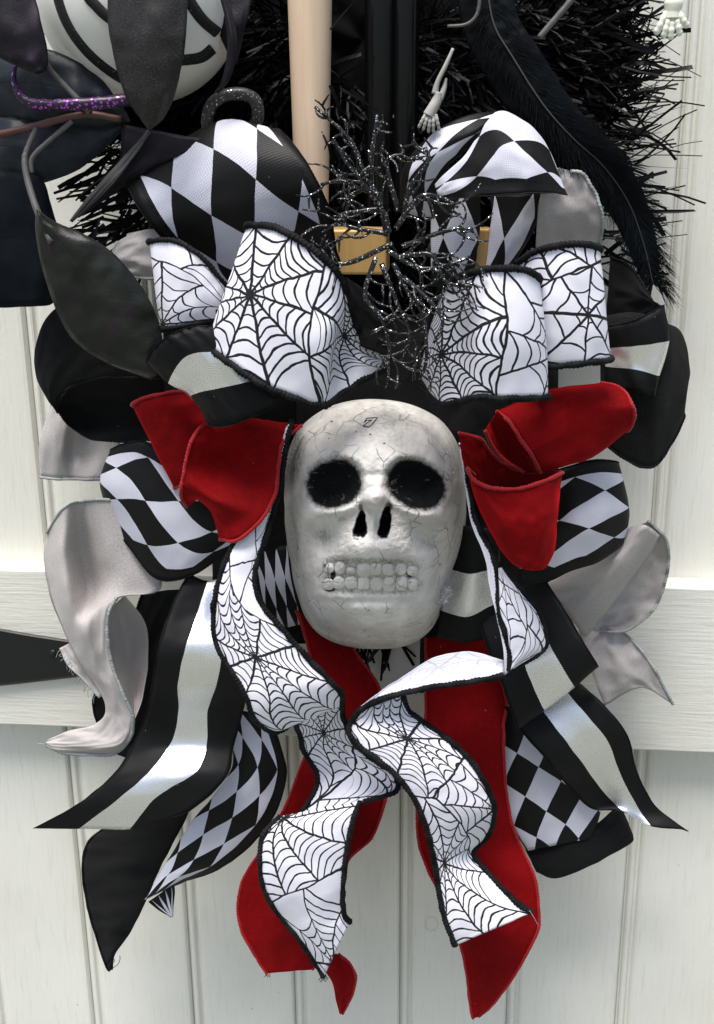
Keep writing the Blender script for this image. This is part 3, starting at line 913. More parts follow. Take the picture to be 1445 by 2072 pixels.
# ---------------- harlequin bow
chk = empty("harlequin_ribbon_bow", "black and white diamond patterned ribbon bow with black stitched borders", "ribbon bow", U(735, 640, 250))
ribbon(chk, "loop", 'checker', [
    (225, [(300, 395), (390, 330), (480, 280), (560, 285)]),
    (285, [(256, 364), (345, 297), (452, 243), (566, 262)]),
    (330, [(270, 402), (370, 362), (490, 318), (615, 320)]),
    (335, [(300, 448), (400, 430), (520, 398), (650, 384)]),
    (312, [(340, 495), (440, 490), (550, 464), (670, 436)]),
    (285, [(390, 545), (470, 540), (570, 520), (678, 490)]),
    (260, [(450, 595), (520, 580), (600, 560), (690, 540)])], 'AB', wrinkle=5, across=18, wl=90, shear=0.34, dens=0.92, mkey='checker_mid', u0=0.12, vr=(0.02, 0.95))
ribbon(chk, "loop", 'checker', [
    ([232, 240, 238], [(822, 430), (850, 438), (880, 440)]),
    ([262, 276, 268], [(812, 352), (845, 372), (884, 385)]),
    ([275, 296, 284], [(850, 292), (873, 322), (904, 342)]),
    ([280, 304, 290], [(905, 250), (922, 282), (940, 308)]),
    ([272, 296, 286], [(962, 229), (968, 255), (975, 275)]),
    ([255, 270, 265], [(1005, 226), (1006, 236), (1008, 246)])], '', wrinkle=3, across=18, wl=60, dens=1.1, vr=(0.28, 0.97), shear=0.1, mkey='checker_wide', u0=0.3)
ribbon(chk, "loop", 'checker', [
    ([286, 292, 296], [(880, 372), (884, 388), (890, 404)]),
    ([298, 308, 312], [(900, 352), (908, 375), (918, 402)]),
    ([304, 318, 324], [(942, 312), (950, 352), (958, 398)]),
    ([300, 328, 334], [(1003, 227), (1012, 310), (1025, 394)]),
    ([286, 325, 332], [(1062, 245), (1070, 320), (1080, 390)]),
    ([276, 305, 314], [(1102, 285), (1110, 338), (1122, 389)]),
    ([265, 285, 296], [(1128, 340), (1137, 364), (1148, 394)])], 'B', wrinkle=4, across=18, wl=80, dens=1.2, vr=(0.42, 1.0), shear=0.12, mkey='checker_wide', u0=0.15)
ribbon(chk, "loop", 'checker', [([205, 222, 205], [(868, 392), (920, 392), (972, 390)]), ([208, 228, 208], [(872, 450), (920, 450), (972, 450)]), ([205, 225, 205], [(873, 520), (920, 520), (964, 520)]), (200, [(872, 580), (920, 580), (955, 580)])], '', wrinkle=3, flip=True, vr=(0.16, 0.62), dens=1.1, mkey='checker_wide')
ribbon(chk, "loop", 'checker', [([200, 215, 200], [(1002, 392), (1060, 392), (1115, 390)]), ([202, 218, 202], [(994, 450), (1045, 450), (1092, 440)]), ([200, 215, 200], [(986, 520), (1025, 515), (1060, 500)]), (198, [(980, 570), (1005, 560), (1030, 545)])], '', wrinkle=3, flip=True, vr=(0.45, 0.95), dens=1.1, mkey='checker_wide')
ribbon(chk, "loop", 'checker', [
    (200, [(240, 915), (228, 970), (235, 1030)]),
    ([235, 250, 235], [(225, 908), (203, 975), (216, 1040)]),
    ([262, 285, 262], [(285, 892), (262, 1000), (262, 1108)]),
    ([272, 298, 278], [(352, 925), (330, 1055), (318, 1172)]),
    ([272, 292, 285], [(425, 985), (405, 1085), (392, 1163)]),
    ([260, 272, 272], [(500, 1030), (490, 1070), (480, 1100)])], 'AB', wrinkle=4, across=16, wl=70, dens=1.15, shear=-0.15, mkey='checker_wide')
ribbon(chk, "loop", 'checker', [
    (190, [(1235, 945), (1245, 1020), (1240, 1085)]),
    ([225, 235, 225], [(1252, 935), (1274, 1035), (1262, 1100)]),
    ([255, 272, 255], [(1208, 930), (1225, 1040), (1212, 1137)]),
    ([258, 280, 262], [(1162, 940), (1170, 1050), (1158, 1155)]),
    ([250, 272, 260], [(1118, 955), (1115, 1070), (1105, 1178)]),
    ([230, 250, 240], [(1070, 980), (1060, 1080), (1050, 1180)])], 'A', wrinkle=5, across=16, wl=80, shear=-0.4, dens=1.15, mkey='checker_wide')
ribbon(chk, "tail", 'checker', [
    (215, [(425, 1425), (550, 1450)]), ([235, 225], [(462, 1490), (566, 1505)]), ([248, 228], [(470, 1550), (579, 1565)]), ([262, 235], [(430, 1612), (560, 1640)]),
    ([276, 248], [(388, 1662), (508, 1710)]), ([284, 266], [(352, 1720), (440, 1760)]), ([284, 276], [(320, 1772), (374, 1784)]), (280, [(290, 1822), (330, 1803)])], 'B', bulge=14, wrinkle=4, vr=(0.3, 1.0))
ribbon(chk, "tail", 'checker', [(270, [(300, 1826), (353, 1784)]), (272, [(318, 1840), (353, 1812)]), (270, [(346, 1857), (350, 1856)])], '', wrinkle=1)
ribbon(chk, "tail", 'checker', [(165, [(985, 1400), (1150, 1360)]), (178, [(1000, 1500), (1185, 1450)]), (185, [(1015, 1590), (1215, 1550)]), (188, [(1035, 1670), (1218, 1630)]), (186, [(1066, 1722), (1200, 1695)])], '', bulge=6, wrinkle=4, vr=(0.1, 0.78), shear=0.2, dens=1.25)
ribbon(chk, "loop", 'checker', [(150, [(505, 1120), (590, 1100)]), (170, [(520, 1200), (600, 1180)]), (160, [(540, 1280), (620, 1260)])], '', wrinkle=4)

# ---------------- silver striped bow
stp = empty("striped_ribbon_bow", "black satin ribbon bow with a shiny silver stripe down the middle", "ribbon bow", U(735, 1100, 250))
ribbon(stp, "loop", 'stripe', [(345, [(312, 740), (352, 775), (392, 812), (428, 850)]), (385, [(296, 728), (342, 772), (388, 800), (424, 862)]), (410, [(330, 687), (375, 722), (420, 790), (470, 860)]), (415, [(385, 662), (435, 712), (480, 778), (535, 832)]), (400, [(445, 660), (500, 720), (545, 760), (598, 796)])], 'AB', wrinkle=4, wl=40, crease=(5, 2.0, 2.2))
ribbon(stp, "loop", 'stripe', [(255, [(1215, 662), (1220, 705), (1225, 742), (1225, 790)]), (285, [(1285, 648), (1290, 700), (1288, 748), (1285, 795)]), (280, [(1343, 617), (1352, 690), (1334, 760), (1325, 800)]), (235, [(1330, 630), (1340, 690), (1325, 745), (1318, 790)])], 'A', wrinkle=3, wl=40, crease=(4, 2.0, 2.0))
ribbon(stp, "tail", 'stripe', [
    (270, [(380, 1160), (420, 1175), (455, 1165), (490, 1150)]),
    (300, [(346, 1230), (398, 1245), (442, 1230), (490, 1225)]),
    (338, [(322, 1305), (374, 1315), (449, 1320), (505, 1325)]),
    (328, [(310, 1370), (360, 1385), (438, 1385), (500, 1395)]),
    (292, [(298, 1435), (361, 1441), (420, 1440), (490, 1446)]),
    (286, [(270, 1505), (346, 1502), (419, 1502), (472, 1510)]),
    (322, [(225, 1572), (300, 1563), (398, 1560), (458, 1572)]),
    (338, [(150, 1632), (235, 1620), (318, 1612), (385, 1640)]),
    (332, [(68, 1676), (160, 1677), (262, 1678), (310, 1662)])], 'AB', wrinkle=4, across=15, wl=70)
ribbon(stp, "tail", 'stripe', [
    (225, [(960, 1235), (1000, 1215), (1045, 1190), (1095, 1160)]),
    (262, [(985, 1310), (1040, 1285), (1090, 1262), (1145, 1238)]),
    (285, [(1018, 1390), (1070, 1368), (1126, 1330), (1180, 1298)]),
    (280, [(1046, 1472), (1100, 1434), (1161, 1388), (1210, 1347)]),
    (240, [(1050, 1462), (1105, 1425), (1160, 1380), (1205, 1345)])], 'AB', wrinkle=3, across=15)
ribbon(stp, "tail", 'stripe', [
    (205, [(1020, 1430), (1085, 1420), (1140, 1392), (1165, 1375)]),
    (240, [(1062, 1487), (1130, 1480), (1188, 1448), (1224, 1428)]),
    (246, [(1110, 1543), (1172, 1535), (1230, 1500), (1270, 1490)]),
    (222, [(1155, 1597), (1212, 1590), (1258, 1572), (1290, 1562)]),
    (214, [(1198, 1636), (1250, 1632), (1290, 1632), (1325, 1630)]),
    (232, [(1250, 1638), (1270, 1646), (1318, 1672), (1388, 1679)])], 'AB', wrinkle=3, across=15)
ribbon(stp, "loop", 'stripe', [(215, [(905, 1060), (900, 1150), (890, 1235), (885, 1290)]), (245, [(950, 1065), (952, 1160), (945, 1248), (940, 1300)]), (240, [(1000, 1070), (1005, 1150), (1000, 1222), (1000, 1290)])], '', wrinkle=4, across=15)

# ---------------- red velvet bow
vel = empty("velvet_ribbon_bow", "deep red velvet ribbon bow with loops and two long tails", "ribbon bow", U(735, 900, 250))
ribbon(vel, "loop", 'velvet', [(245, [(300, 825), (362, 968)]), (292, [(267, 818), (352, 989)]), (318, [(318, 798), (378, 972)]), (318, [(384, 792), (425, 930)]), (290, [(450, 800), (470, 880)])], 'AB', bulge=12, wrinkle=6)
ribbon(vel, "loop", 'velvet', [
    ([310, 300, 290], [(470, 840), (540, 850), (610, 860)]),
    ([345, 345, 320], [(418, 857), (490, 870), (572, 895)]),
    ([365, 336, 350], [(394, 880), (470, 905), (565, 940)]),
    ([380, 330, 368], [(377, 925), (455, 955), (558, 995)]),
    ([385, 386, 378], [(371, 965), (438, 1010), (532, 1048)]),
    ([380, 352, 380], [(366, 1000), (415, 1022), (482, 1092)]),
    ([340, 318, 345], [(378, 1026), (415, 1010), (445, 1092)])], 'AB', wrinkle=4, across=18)
ribbon(vel, "loop", 'velvet', [
    ([300, 300, 270], [(1005, 832), (1105, 790), (1215, 774)]),
    ([345, 342, 300], [(1030, 852), (1140, 800), (1256, 785)]),
    ([362, 350, 318], [(1054, 890), (1160, 835), (1278, 815)]),
    ([362, 338, 318], [(1076, 920), (1178, 880), (1285, 842)]),
    ([345, 318, 300], [(1094, 955), (1198, 925), (1272, 870)]),
    ([300, 270, 265], [(1098, 940), (1190, 910), (1255, 865)])], 'AB', wrinkle=3, across=18, crease=(6, 1.8, 0.6))
ribbon(vel, "loop", 'velvet', [
    (315, [(960, 960), (985, 1030), (1010, 1085)]),
    ([338, 345, 330], [(946, 948), (966, 1022), (1004, 1098)]),
    ([372, 380, 365], [(962, 974), (990, 1055), (1030, 1134)]),
    ([392, 400, 380], [(1000, 988), (1028, 1070), (1052, 1149)]),
    ([398, 405, 385], [(1050, 988), (1068, 1072), (1078, 1154)]),
    ([388, 396, 376], [(1100, 974), (1108, 1062), (1106, 1148)]),
    ([350, 358, 345], [(1138, 957), (1130, 1030), (1124, 1108)]),
    (315, [(1125, 960), (1118, 1030), (1112, 1100)])], 'A', wrinkle=4, across=16)
ribbon(vel, "loop", 'velvet', [(325, [(928, 876), (935, 930)]), (312, [(972, 888), (965, 1000)]), (300, [(987, 908), (985, 1040)]), (290, [(1020, 940), (1020, 1050)]), (300, [(1075, 955), (1075, 1050)]), (335, [(1136, 955), (1125, 1020)])], 'A', wrinkle=3, flip=True)
ribbon(vel, "loop", 'velvet', [(335, [(1006, 831), (982, 872)]), (322, [(1035, 862), (995, 900)]), (318, [(1060, 905), (1020, 930)]), (335, [(1088, 952), (1062, 957)])], 'B', bulge=-20, wrinkle=3)
ribbon(vel, "tail", 'velvet', [
    (175, [(600, 1235), (690, 1280)]), (200, [(622, 1300), (742, 1352)]), (215, [(640, 1400), (769, 1400)]), (222, [(640, 1480), (772, 1480)]), (228, [(612, 1545), (786, 1560)]), (235, [(580, 1625), (777, 1630)]),
    (242, [(540, 1700), (752, 1695)]), (252, [(495, 1775), (706, 1740)]), (260, [(481, 1830), (692, 1810)]), (266, [(488, 1880), (680, 1870)]), (266, [(510, 1925), (652, 1935)]), (262, [(540, 1970), (632, 1962)])], 'AB', bulge=8, wrinkle=3, crease=(6, 1.8, 0.5))
ribbon(vel, "tail", 'velvet', [(255, [(640, 1925), (684, 1930)]), (262, [(656, 1962), (706, 1948)]), (264, [(673, 1990), (720, 1976)]), (260, [(680, 2026), (714, 2010)]), (256, [(688, 2053), (694, 2051)])], 'B', bulge=8, wrinkle=2)
ribbon(vel, "tail", 'velvet', [
    (160, [(862, 1290), (975, 1280)]), (190, [(862, 1390), (1022, 1405)]), (208, [(860, 1470), (1019, 1470)]), (218, [(852, 1560), (1021, 1560)]), (228, [(844, 1650), (1032, 1645)]), (222, [(850, 1715), (1050, 1705)]),
    (250, [(880, 1790), (1082, 1775)]), (262, [(912, 1850), (1091, 1850)]), (268, [(932, 1912), (1087, 1887)]), (266, [(944, 1970), (1049, 1960)]), (262, [(951, 2030), (1006, 2022)]), (258, [(957, 2061), (970, 2058)])], 'AB', bulge=10, wrinkle=3, crease=(6, 1.8, 0.5))

# ---------------- spider web bow
web = empty("spider_web_ribbon_bow", "white ribbon bow printed with black spider webs, black overlocked edges, above and beside the skull", "ribbon bow", U(735, 740, 320))
ribbon(web, "loop", 'web', [(300, [(340, 500), (350, 650)]), (345, [(302, 490), (324, 666)]), (372, [(350, 487), (352, 663)]), (375, [(402, 515), (388, 656)]), (362, [(442, 560), (428, 650)]), (330, [(478, 600), (465, 645)])], 'AB', bulge=8, wrinkle=3,
       centers=[(330, 640, 11, 1.3, 0.12, 1.0, 0.0, 0.1), (450, 560, 9, 2.1, 0.15, 0.7, 0.1, -0.25)])
ribbon(web, "loop", 'web', [
    (355, [(530, 490), (500, 570), (450, 680)]),
    ([400, 410, 395], [(499, 458), (458, 580), (417, 697)]),
    ([440, 452, 440], [(560, 462), (515, 600), (468, 737)]),
    ([455, 475, 462], [(622, 497), (578, 640), (530, 778)]),
    ([448, 478, 465], [(674, 541), (632, 675), (592, 803)]),
    ([425, 462, 450], [(703, 592), (668, 700), (652, 821)]),
    ([395, 385, 412], [(718, 648), (682, 715), (690, 798)]),
    ([365, 382, 380], [(745, 692), (735, 730), (740, 768)]),
    (330, [(790, 722), (788, 735), (786, 748)])], 'AB', wrinkle=3, across=18, r=6.2,
       centers=[(505, 600, 11, 0.9, 0.072, 0.95), (700, 678, 11, 2.6, 0.06, 0.7)])
ribbon(linen, "loop", 'linen', [(385, [(700, 560), (730, 700)]), (368, [(740, 590), (765, 715)]), (350, [(775, 640), (790, 725)])], '', wrinkle=2, flip=True)
ribbon(web, "loop", 'web', [
    (345, [(1070, 585), (1080, 690), (1085, 790)]),
    ([395, 400, 400], [(1092, 566), (1106, 690), (1109, 803)]),
    ([435, 448, 440], [(1060, 546), (1072, 680), (1072, 806)]),
    ([452, 470, 458], [(1010, 543), (1018, 675), (1015, 807)]),
    ([442, 466, 455], [(962, 550), (968, 680), (966, 803)]),
    ([420, 425, 428], [(925, 563), (930, 690), (932, 813)]),
    ([400, 408, 405], [(893, 590), (893, 705), (892, 819)]),
    ([370, 378, 372], [(870, 655), (868, 725), (872, 800)]),
    (335, [(855, 725), (850, 750), (856, 775)])], 'AB', wrinkle=3, across=18, r=6.0,
       centers=[(893, 715, 12, 1.7, 0.06, 1.1), (1118, 716, 9, 0.1, 0.10, 0.62, -0.12, 0.0)])
ribbon(web, "loop", 'web', [(310, [(1195, 520), (1212, 715)]), (352, [(1215, 503), (1236, 727)]), (378, [(1178, 494), (1198, 734)]), (384, [(1130, 497), (1148, 739)]), (372, [(1085, 508), (1100, 741)]), (345, [(1046, 532), (1062, 738)])], 'AB', bulge=8, wrinkle=3, r=6.0,
       centers=[(1190, 640, 8, 3.3, 0.14, 0.8), (1080, 500, 9, 0.4, 0.09, 1.0, 0.0, -0.1)])
ribbon(web, "tail", 'web', [
    (300, [(590, 850), (575, 870)]), (330, [(576, 915), (545, 950)]), (350, [(565, 990), (512, 1050)]), (368, [(537, 1088), (470, 1106)]), (380, [(515, 1165), (441, 1185)]), (388, [(531, 1224), (431, 1250)]),
    ([398, 392], [(575, 1277), (440, 1310)]), ([402, 405], [(620, 1328), (474, 1365)]), ([405, 412], [(665, 1375), (499, 1410)]), ([392, 408], [(690, 1403), (515, 1455)]), ([365, 385], [(693, 1426), (556, 1481)]), ([345, 350], [(692, 1425), (597, 1460)])], 'AB', bulge=8, wrinkle=3, r=5.5,
       centers=[(518, 1332, 12, 0.3, 0.075, 1.4), (545, 1110, 9, 2.4, 0.2, 0.35, 0.1, 0.0)])
ribbon(web, "tail", 'web', [(345, [(692, 1415), (597, 1459)]), (318, [(697, 1456), (607, 1490)]), (300, [(714, 1500), (616, 1522)]), (298, [(752, 1535), (639, 1560)]), (305, [(797, 1565), (641, 1587)]), (320, [(800, 1602), (630, 1613)]), (340, [(735, 1622), (610, 1643)])], 'AB', wrinkle=3, r=5.5,
       centers=[(655, 1482, 12, 1.9, 0.08, 0.9), (800, 1590, 9, 0.5, 0.1, 1.0, 0.1, 0.0)])
ribbon(web, "tail", 'web', [(340, [(728, 1620), (568, 1651)]), (362, [(716, 1655), (533, 1690)]), (372, [(705, 1700), (526, 1755)]), (374, [(697, 1760), (541, 1816)]), (370, [(693, 1810), (572, 1861)]), (364, [(697, 1850), (612, 1910)]), (358, [(709, 1866), (655, 1976)])], 'AB', bulge=16, wrinkle=3, r=6.0,
       centers=[(575, 1658, 12, 2.2, 0.085, 1.1), (660, 1930, 8, 0.7, 0.1, 0.8, 0.1, 0.0)])
ribbon(web, "tail", 'web', [(300, [(929, 895), (936, 898)]), (322, [(944, 1003), (953, 1003)]), (338, [(956, 1067), (970, 1067)]), (350, [(981, 1127), (999, 1127)]), (358, [(990, 1183), (1008, 1175)]), (365, [(1003, 1240), (1011, 1240)]), (372, [(1018, 1310), (1029, 1310)]), (372, [(1021, 1366), (1030, 1358)])], 'B', wrinkle=0.5, back=True, r=5.5,
       centers=[(950, 1000, 9, 1.0, 0.3, 0.2)])
ribbon(web, "tail", 'web', [([362, 352], [(1009, 1150), (1016, 1148)]), ([368, 340], [(1010, 1190), (1052, 1193)]), ([372, 330], [(1013, 1240), (1088, 1237)]), ([376, 322], [(1027, 1275), (1105, 1285)]), ([376, 328], [(1031, 1315), (1100, 1316)]), ([372, 360], [(1030, 1356), (1042, 1353)])], 'B', bulge=10, wrinkle=2, r=4.5,
       centers=[(1095, 1320, 9, 0.8, 0.13, 1.2), (1020, 1180, 8, 2.0, 0.16, 0.8)])
ribbon(web, "tail", 'web', [([355, 372], [(1019, 1337), (1020, 1366)]), ([340, 378], [(976, 1323), (962, 1379)]), ([335, 382], [(933, 1319), (903, 1386)]), ([338, 382], [(880, 1330), (850, 1395)]), ([345, 378], [(826, 1362), (795, 1408)]), ([355, 372], [(773, 1397), (752, 1424)]), (365, [(727, 1433), (724, 1442)])], 'B', bulge=-6, wrinkle=2, back=True, r=6.0,
       centers=[(890, 1350, 10, 1.1, 0.13, 1.1)])
ribbon(web, "tail", 'web', [
    ([365, 330], [(724, 1440), (815, 1408)]), ([368, 335], [(706, 1476), (830, 1440)]), ([375, 345], [(725, 1507), (873, 1472)]), ([380, 352], [(765, 1537), (926, 1512)]), ([382, 356], [(805, 1572), (961, 1552)]), ([382, 356], [(835, 1612), (990, 1602)]),
    ([380, 345], [(858, 1660), (1002, 1648)]), ([372, 318], [(872, 1712), (985, 1695)]), ([366, 315], [(882, 1762), (958, 1728)]), ([372, 342], [(895, 1838), (1003, 1783)]), ([375, 358], [(909, 1885), (1045, 1825)]), ([374, 362], [(922, 1913), (1077, 1847)])], 'AB', bulge=10, wrinkle=3, r=6.2,
       centers=[(823, 1496, 13, 0.6, 0.08, 1.1), (900, 1750, 12, 2.9, 0.08, 1.2), (985, 1640, 9, 4.4, 0.11, 0.7, 0.0, 0.1)])

# ---------------- skull
OUT = [(770, 808), (837, 820), (892, 849), (923, 891), (939, 946), (943, 1015), (942, 1057), (934, 1107), (917, 1154), (900, 1204), (889, 1245), (870, 1278), (837, 1302), (809, 1310), (754, 1313),
       (704, 1309), (671, 1300), (643, 1284), (621, 1256), (604, 1209), (590, 1140), (580, 1085), (577, 1030), (577, 974), (583, 915), (602, 871), (624, 849), (657, 827), (698, 813)]
SCX, SCY = 760.0, 1060.0
oa = sorted([(math.atan2(y - SCY, x - SCX), math.hypot(x - SCX, y - SCY)) for x, y in OUT])
oang = np.array([a for a, r in oa]); orad = np.array([r for a, r in oa])
oang = np.concatenate([oang - 2 * np.pi, oang, oang + 2 * np.pi]); orad = np.tile(orad, 3)
_fine = np.linspace(-np.pi, np.pi, 721)
_rf = np.interp(_fine, oang, orad)
_k = np.ones(15) / 15
_rf = np.convolve(np.concatenate([_rf[-9:-1], _rf, _rf[1:9]]), _k, 'same')[8:-8]
def skR(a):
    return np.interp((a + np.pi) % (2 * np.pi) - np.pi, _fine, _rf)
def gs(x, y, cx, cy, rx, ry, rot=0.0, p=2.0):
    c, s = math.cos(rot), math.sin(rot)
    dx, dy = x - cx, y - cy
    u = (dx * c + dy * s) / rx; v = (-dx * s + dy * c) / ry
    return (np.abs(u) ** p + np.abs(v) ** p) ** (1 / p)
def sst(e0, e1, x):
    t = np.clip((x - e0) / (e1 - e0), 0, 1)
    return t * t * (3 - 2 * t)
def skull_feat(x, y):
    d = np.zeros_like(x); paint = np.zeros_like(x)
    fl = lambda arr, sc, z: np.array([noise.noise((float(a) / sc, float(b) / sc, z)) + 0.5 * noise.noise((float(a) / sc * 2.6, float(b) / sc * 2.6, z + 9)) for a, b in zip(arr[0].ravel(), arr[1].ravel())]).reshape(arr[0].shape)
    nz = fl((x, y), 16.0, 2.0)
    eL = gs(x, y, 676, 979, 56, 48, -0.30, 2.2) + 0.035 * nz
    eR = gs(x, y, 842, 981, 61, 47, 0.45, 2.2) + 0.035 * nz
    for e in (eL, eR):
        d += -32 * (1 - sst(0.30, 1.16, e)) + 4 * np.exp(-((e - 1.22) / 0.16) ** 2)
        paint = np.maximum(paint, 1 - sst(0.74, 1.30, e))
        paint = np.maximum(paint, 0.40 * (1 - sst(0.95, 1.42, e + 0.10 * (y - 979) / 50)))
    # brow, bridge, nose tip
    d += 8 * np.exp(-((y - 918) / 20) ** 2) * np.exp(-((x - 760) / 120) ** 4)
    d += -8 * np.exp(-gs(x, y, 757, 962, 34, 10) ** 2)
    d += 13 * np.exp(-gs(x, y, 758, 980, 26, 42) ** 2)
    d += 33 * (1 - sst(0.25, 1.12, gs(x, y, 759, 1012, 28, 26)))
    # nostrils
    nL = gs(x + (y - 1062) * 0.10, y, 730, 1059, np.clip(5 + (y - 1030) * 0.20, 4, 15), 29, 0, 2.8) + 0.20 * nz
    nR = gs(x + (y - 1062) * 0.14, y, 779, 1056, np.clip(8 + (y - 1026) * 0.10, 6, 13), 32, 0, 2.8) + 0.20 * nz
    for e in (nL, nR):
        d += -34 * (1 - sst(0.4, 1.2, e)); paint = np.maximum(paint, 1 - sst(0.80, 1.28, e))
    nside = gs(x, y, 787, 1024, 10, 12)
    paint = np.maximum(paint, 0.6 * (1 - sst(0.4, 1.4, nside)))
    paint = np.maximum(paint, 0.55 * (1 - sst(0.6, 1.2, gs(x, y, 730, 1026, 6, 9))))
    d += 10 * np.exp(-gs(x, y, 754, 1058, 9, 30) ** 2)
    # cheek bones and hollows
    d += 16 * np.exp(-gs(x, y, 648, 1040, 58, 20, -0.25) ** 2) + 16 * np.exp(-gs(x, y, 866, 1046, 58, 22, 0.45) ** 2)
    d += -26 * np.exp(-gs(x, y, 652, 1092, 34, 34) ** 2) - 24 * np.exp(-gs(x, y, 868, 1088, 30, 24) ** 2)
    paint = np.maximum(paint, 0.40 * np.exp(-gs(x, y, 654, 1084, 26, 24) ** 2))
    paint = np.maximum(paint, 0.40 * np.exp(-gs(x, y, 692, 1050, 16, 9, -0.5) ** 2))
    paint = np.maximum(paint, 0.33 * np.exp(-gs(x, y, 876, 1094, 32, 30) ** 2))
    d += 18 * np.exp(-gs(x, y, 757, 1108, 74, 36) ** 2)
    # mouth recess
    mo = gs(x, y, 752, 1167, 106, 40, 0, 5)
    d += -9 * (1 - sst(0.70, 1.12, mo))
    paint = np.maximum(paint, 0.42 * (1 - sst(0.80, 1.15, mo + 0.06 * nz)))
    for (cx, cy, rx, ry) in ((674, 1166, 8, 24), (668, 1192, 16, 8), (829, 1160, 10, 14), (662, 1145, 10, 6)):
        paint = np.maximum(paint, 0.75 * (1 - sst(0.4, 1.2, gs(x, y, cx, cy, rx, ry))))
    d += 12 * np.exp(-gs(x, y, 757, 1252, 80, 34) ** 2) - 7 * np.exp(-gs(x, y, 757, 1216, 90, 10) ** 2)
    # soot sprayed along the left temple; crown is soot plus painted-in loop shade
    paint = np.maximum(paint, 0.55 * (1 - sst(0.6, 1.5, gs(x, y, 578, 925, 36, 90, 0.15))))
    paint = np.maximum(paint, 0.35 * (1 - sst(0.5, 1.5, gs(x, y, 590, 1080, 18, 90, -0.1))))
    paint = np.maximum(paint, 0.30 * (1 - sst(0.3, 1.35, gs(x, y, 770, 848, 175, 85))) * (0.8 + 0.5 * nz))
    paint = np.maximum(paint, 0.20 * (1 - sst(0.5, 1.3, gs(x, y, 760, 1300, 140, 34))))
    paint = np.maximum(paint, 0.22 * (1 - sst(0.5, 1.4, gs(x, y, 925, 1090, 22, 130, 0.12))))
    paint = np.maximum(paint, 0.30 * (1 - sst(0.4, 1.4, gs(x, y, 925, 920, 34, 70, -0.3))))
    return d, paint
def skull_d(x, y):
    x = np.asarray(x, float); y = np.asarray(y, float)
    a = np.arctan2(y - SCY, x - SCX); r = np.hypot(x - SCX, y - SCY)
    rho = np.clip(r / skR(a), 0, 1)
    base = 185 + 225 * (1 - rho ** 3.0) ** 0.52
    base += -10 * np.clip((y - 1060) / 250, -1, 1)
    f, p = skull_feat(x, y)
    return base + f * (1 - rho ** 8), p
skull = empty("skull", "grey white foam skull with black eye sockets at the centre of the bow", "skull", U(760, 1060, 200))
nr, na = 210, 420
vs, pv = [], []
rhos = np.sin(np.linspace(0, 1, nr + 1) * math.pi / 2)
angs = np.linspace(-np.pi, np.pi, na, endpoint=False)
AA, RR = np.meshgrid(angs, rhos)
RX = skR(AA)
XX = SCX + RX * RR * np.cos(AA); YY = SCY + RX * RR * np.sin(AA)
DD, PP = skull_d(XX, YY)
for i in range(nr + 1):
    for s in range(na):
        x, y, dd = XX[i, s], YY[i, s], DD[i, s]
        dd += 2.2 * noise.noise((x / 26, y / 26, 0)) + 1.0 * noise.noise((x / 9, y / 9, 4)) + 0.5 * noise.noise((x / 4, y / 4, 8))
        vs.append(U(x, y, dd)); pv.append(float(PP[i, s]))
# back of the skull
nb = 24
for i in range(1, nb + 1):
    t = i / nb * math.pi / 2
    rr = math.cos(t)
    for s in range(na):
        R = float(RX[nr, s])
        x = SCX + R * rr * math.cos(angs[s]); y = SCY + R * rr * math.sin(angs[s])
        vs.append(U(x, y, DD[nr, s] - 70 * math.sin(t))); pv.append(0.15)
fs = []
for i in range(nr + nb):
    for s in range(na):
        s2 = (s + 1) % na
        fs.append((i * na + s, i * na + s2, (i + 1) * na + s2, (i + 1) * na + s))
SKM = mat_skull()
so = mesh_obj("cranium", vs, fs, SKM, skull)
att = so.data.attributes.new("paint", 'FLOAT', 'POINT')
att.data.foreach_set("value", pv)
MAT['tooth'] = mat_simple("foam_tooth", (0.58, 0.55, 0.51), 0.55, 0.22, 260, 0.4, (0.70, 0.67, 0.63))
CR = 3.6125
teeth = [(387, 1337, 62, 66), (466, 1333, 74, 88), (545, 1350, 62, 50), (640, 1345, 96, 92), (728, 1345, 84, 92), (816, 1345, 86, 82), (905, 1343, 80, 92), (990, 1357, 72, 72),
         (378, 1450, 66, 78), (457, 1443, 86, 92), (543, 1440, 84, 92), (635, 1448, 92, 104), (730, 1448, 92, 104), (822, 1448, 84, 100), (912, 1446, 80, 98), (994, 1452, 70, 80)]
for (cx, cy, ww, hh) in teeth:
    x0, y0 = 560 + cx / CR, 780 + cy / CR
    jt = random.Random(int(cx * 7 + cy))
    x0 += jt.uniform(-1.2, 1.2); y0 += jt.uniform(-1.5, 1.5)
    a, b = ww / CR * jt.uniform(0.56, 0.62), hh / CR * jt.uniform(0.53, 0.59)
    th_ = jt.uniform(7.5, 11)
    d0 = float(skull_d(x0, y0)[0])
    vs, fs = [], []
    n1, n2 = 10, 20
    for i in range(n1 + 1):
        t = i / n1
        rho = math.sin(t * math.pi / 2); h = math.cos(t * math.pi / 2) ** 0.7
        for s in range(n2):
            th = 2 * math.pi * s / n2
            c, sn = math.cos(th), math.sin(th)
            cc = math.copysign(abs(c) ** 0.72, c); ss = math.copysign(abs(sn) ** 0.72, sn)
            x, y = x0 + a * rho * cc, y0 + b * rho * ss
            base = float(skull_d(x, y)[0])
            vs.append(U(x, y, base - 5 + th_ * h + 1.2 * noise.noise((x / 6, y / 6, 3))))
    for i in range(n1):
        for s in range(n2):
            fs.append((i * n2 + s, i * n2 + (s + 1) % n2, (i + 1) * n2 + (s + 1) % n2, (i + 1) * n2 + s))
    mesh_obj("tooth", vs, fs, SKM, skull)
seven = [(737, 855), (742, 846), (764, 845), (752, 860), (746, 864), (735, 862), (741, 857), (752, 850), (743, 850), (737, 855)]
pts = []
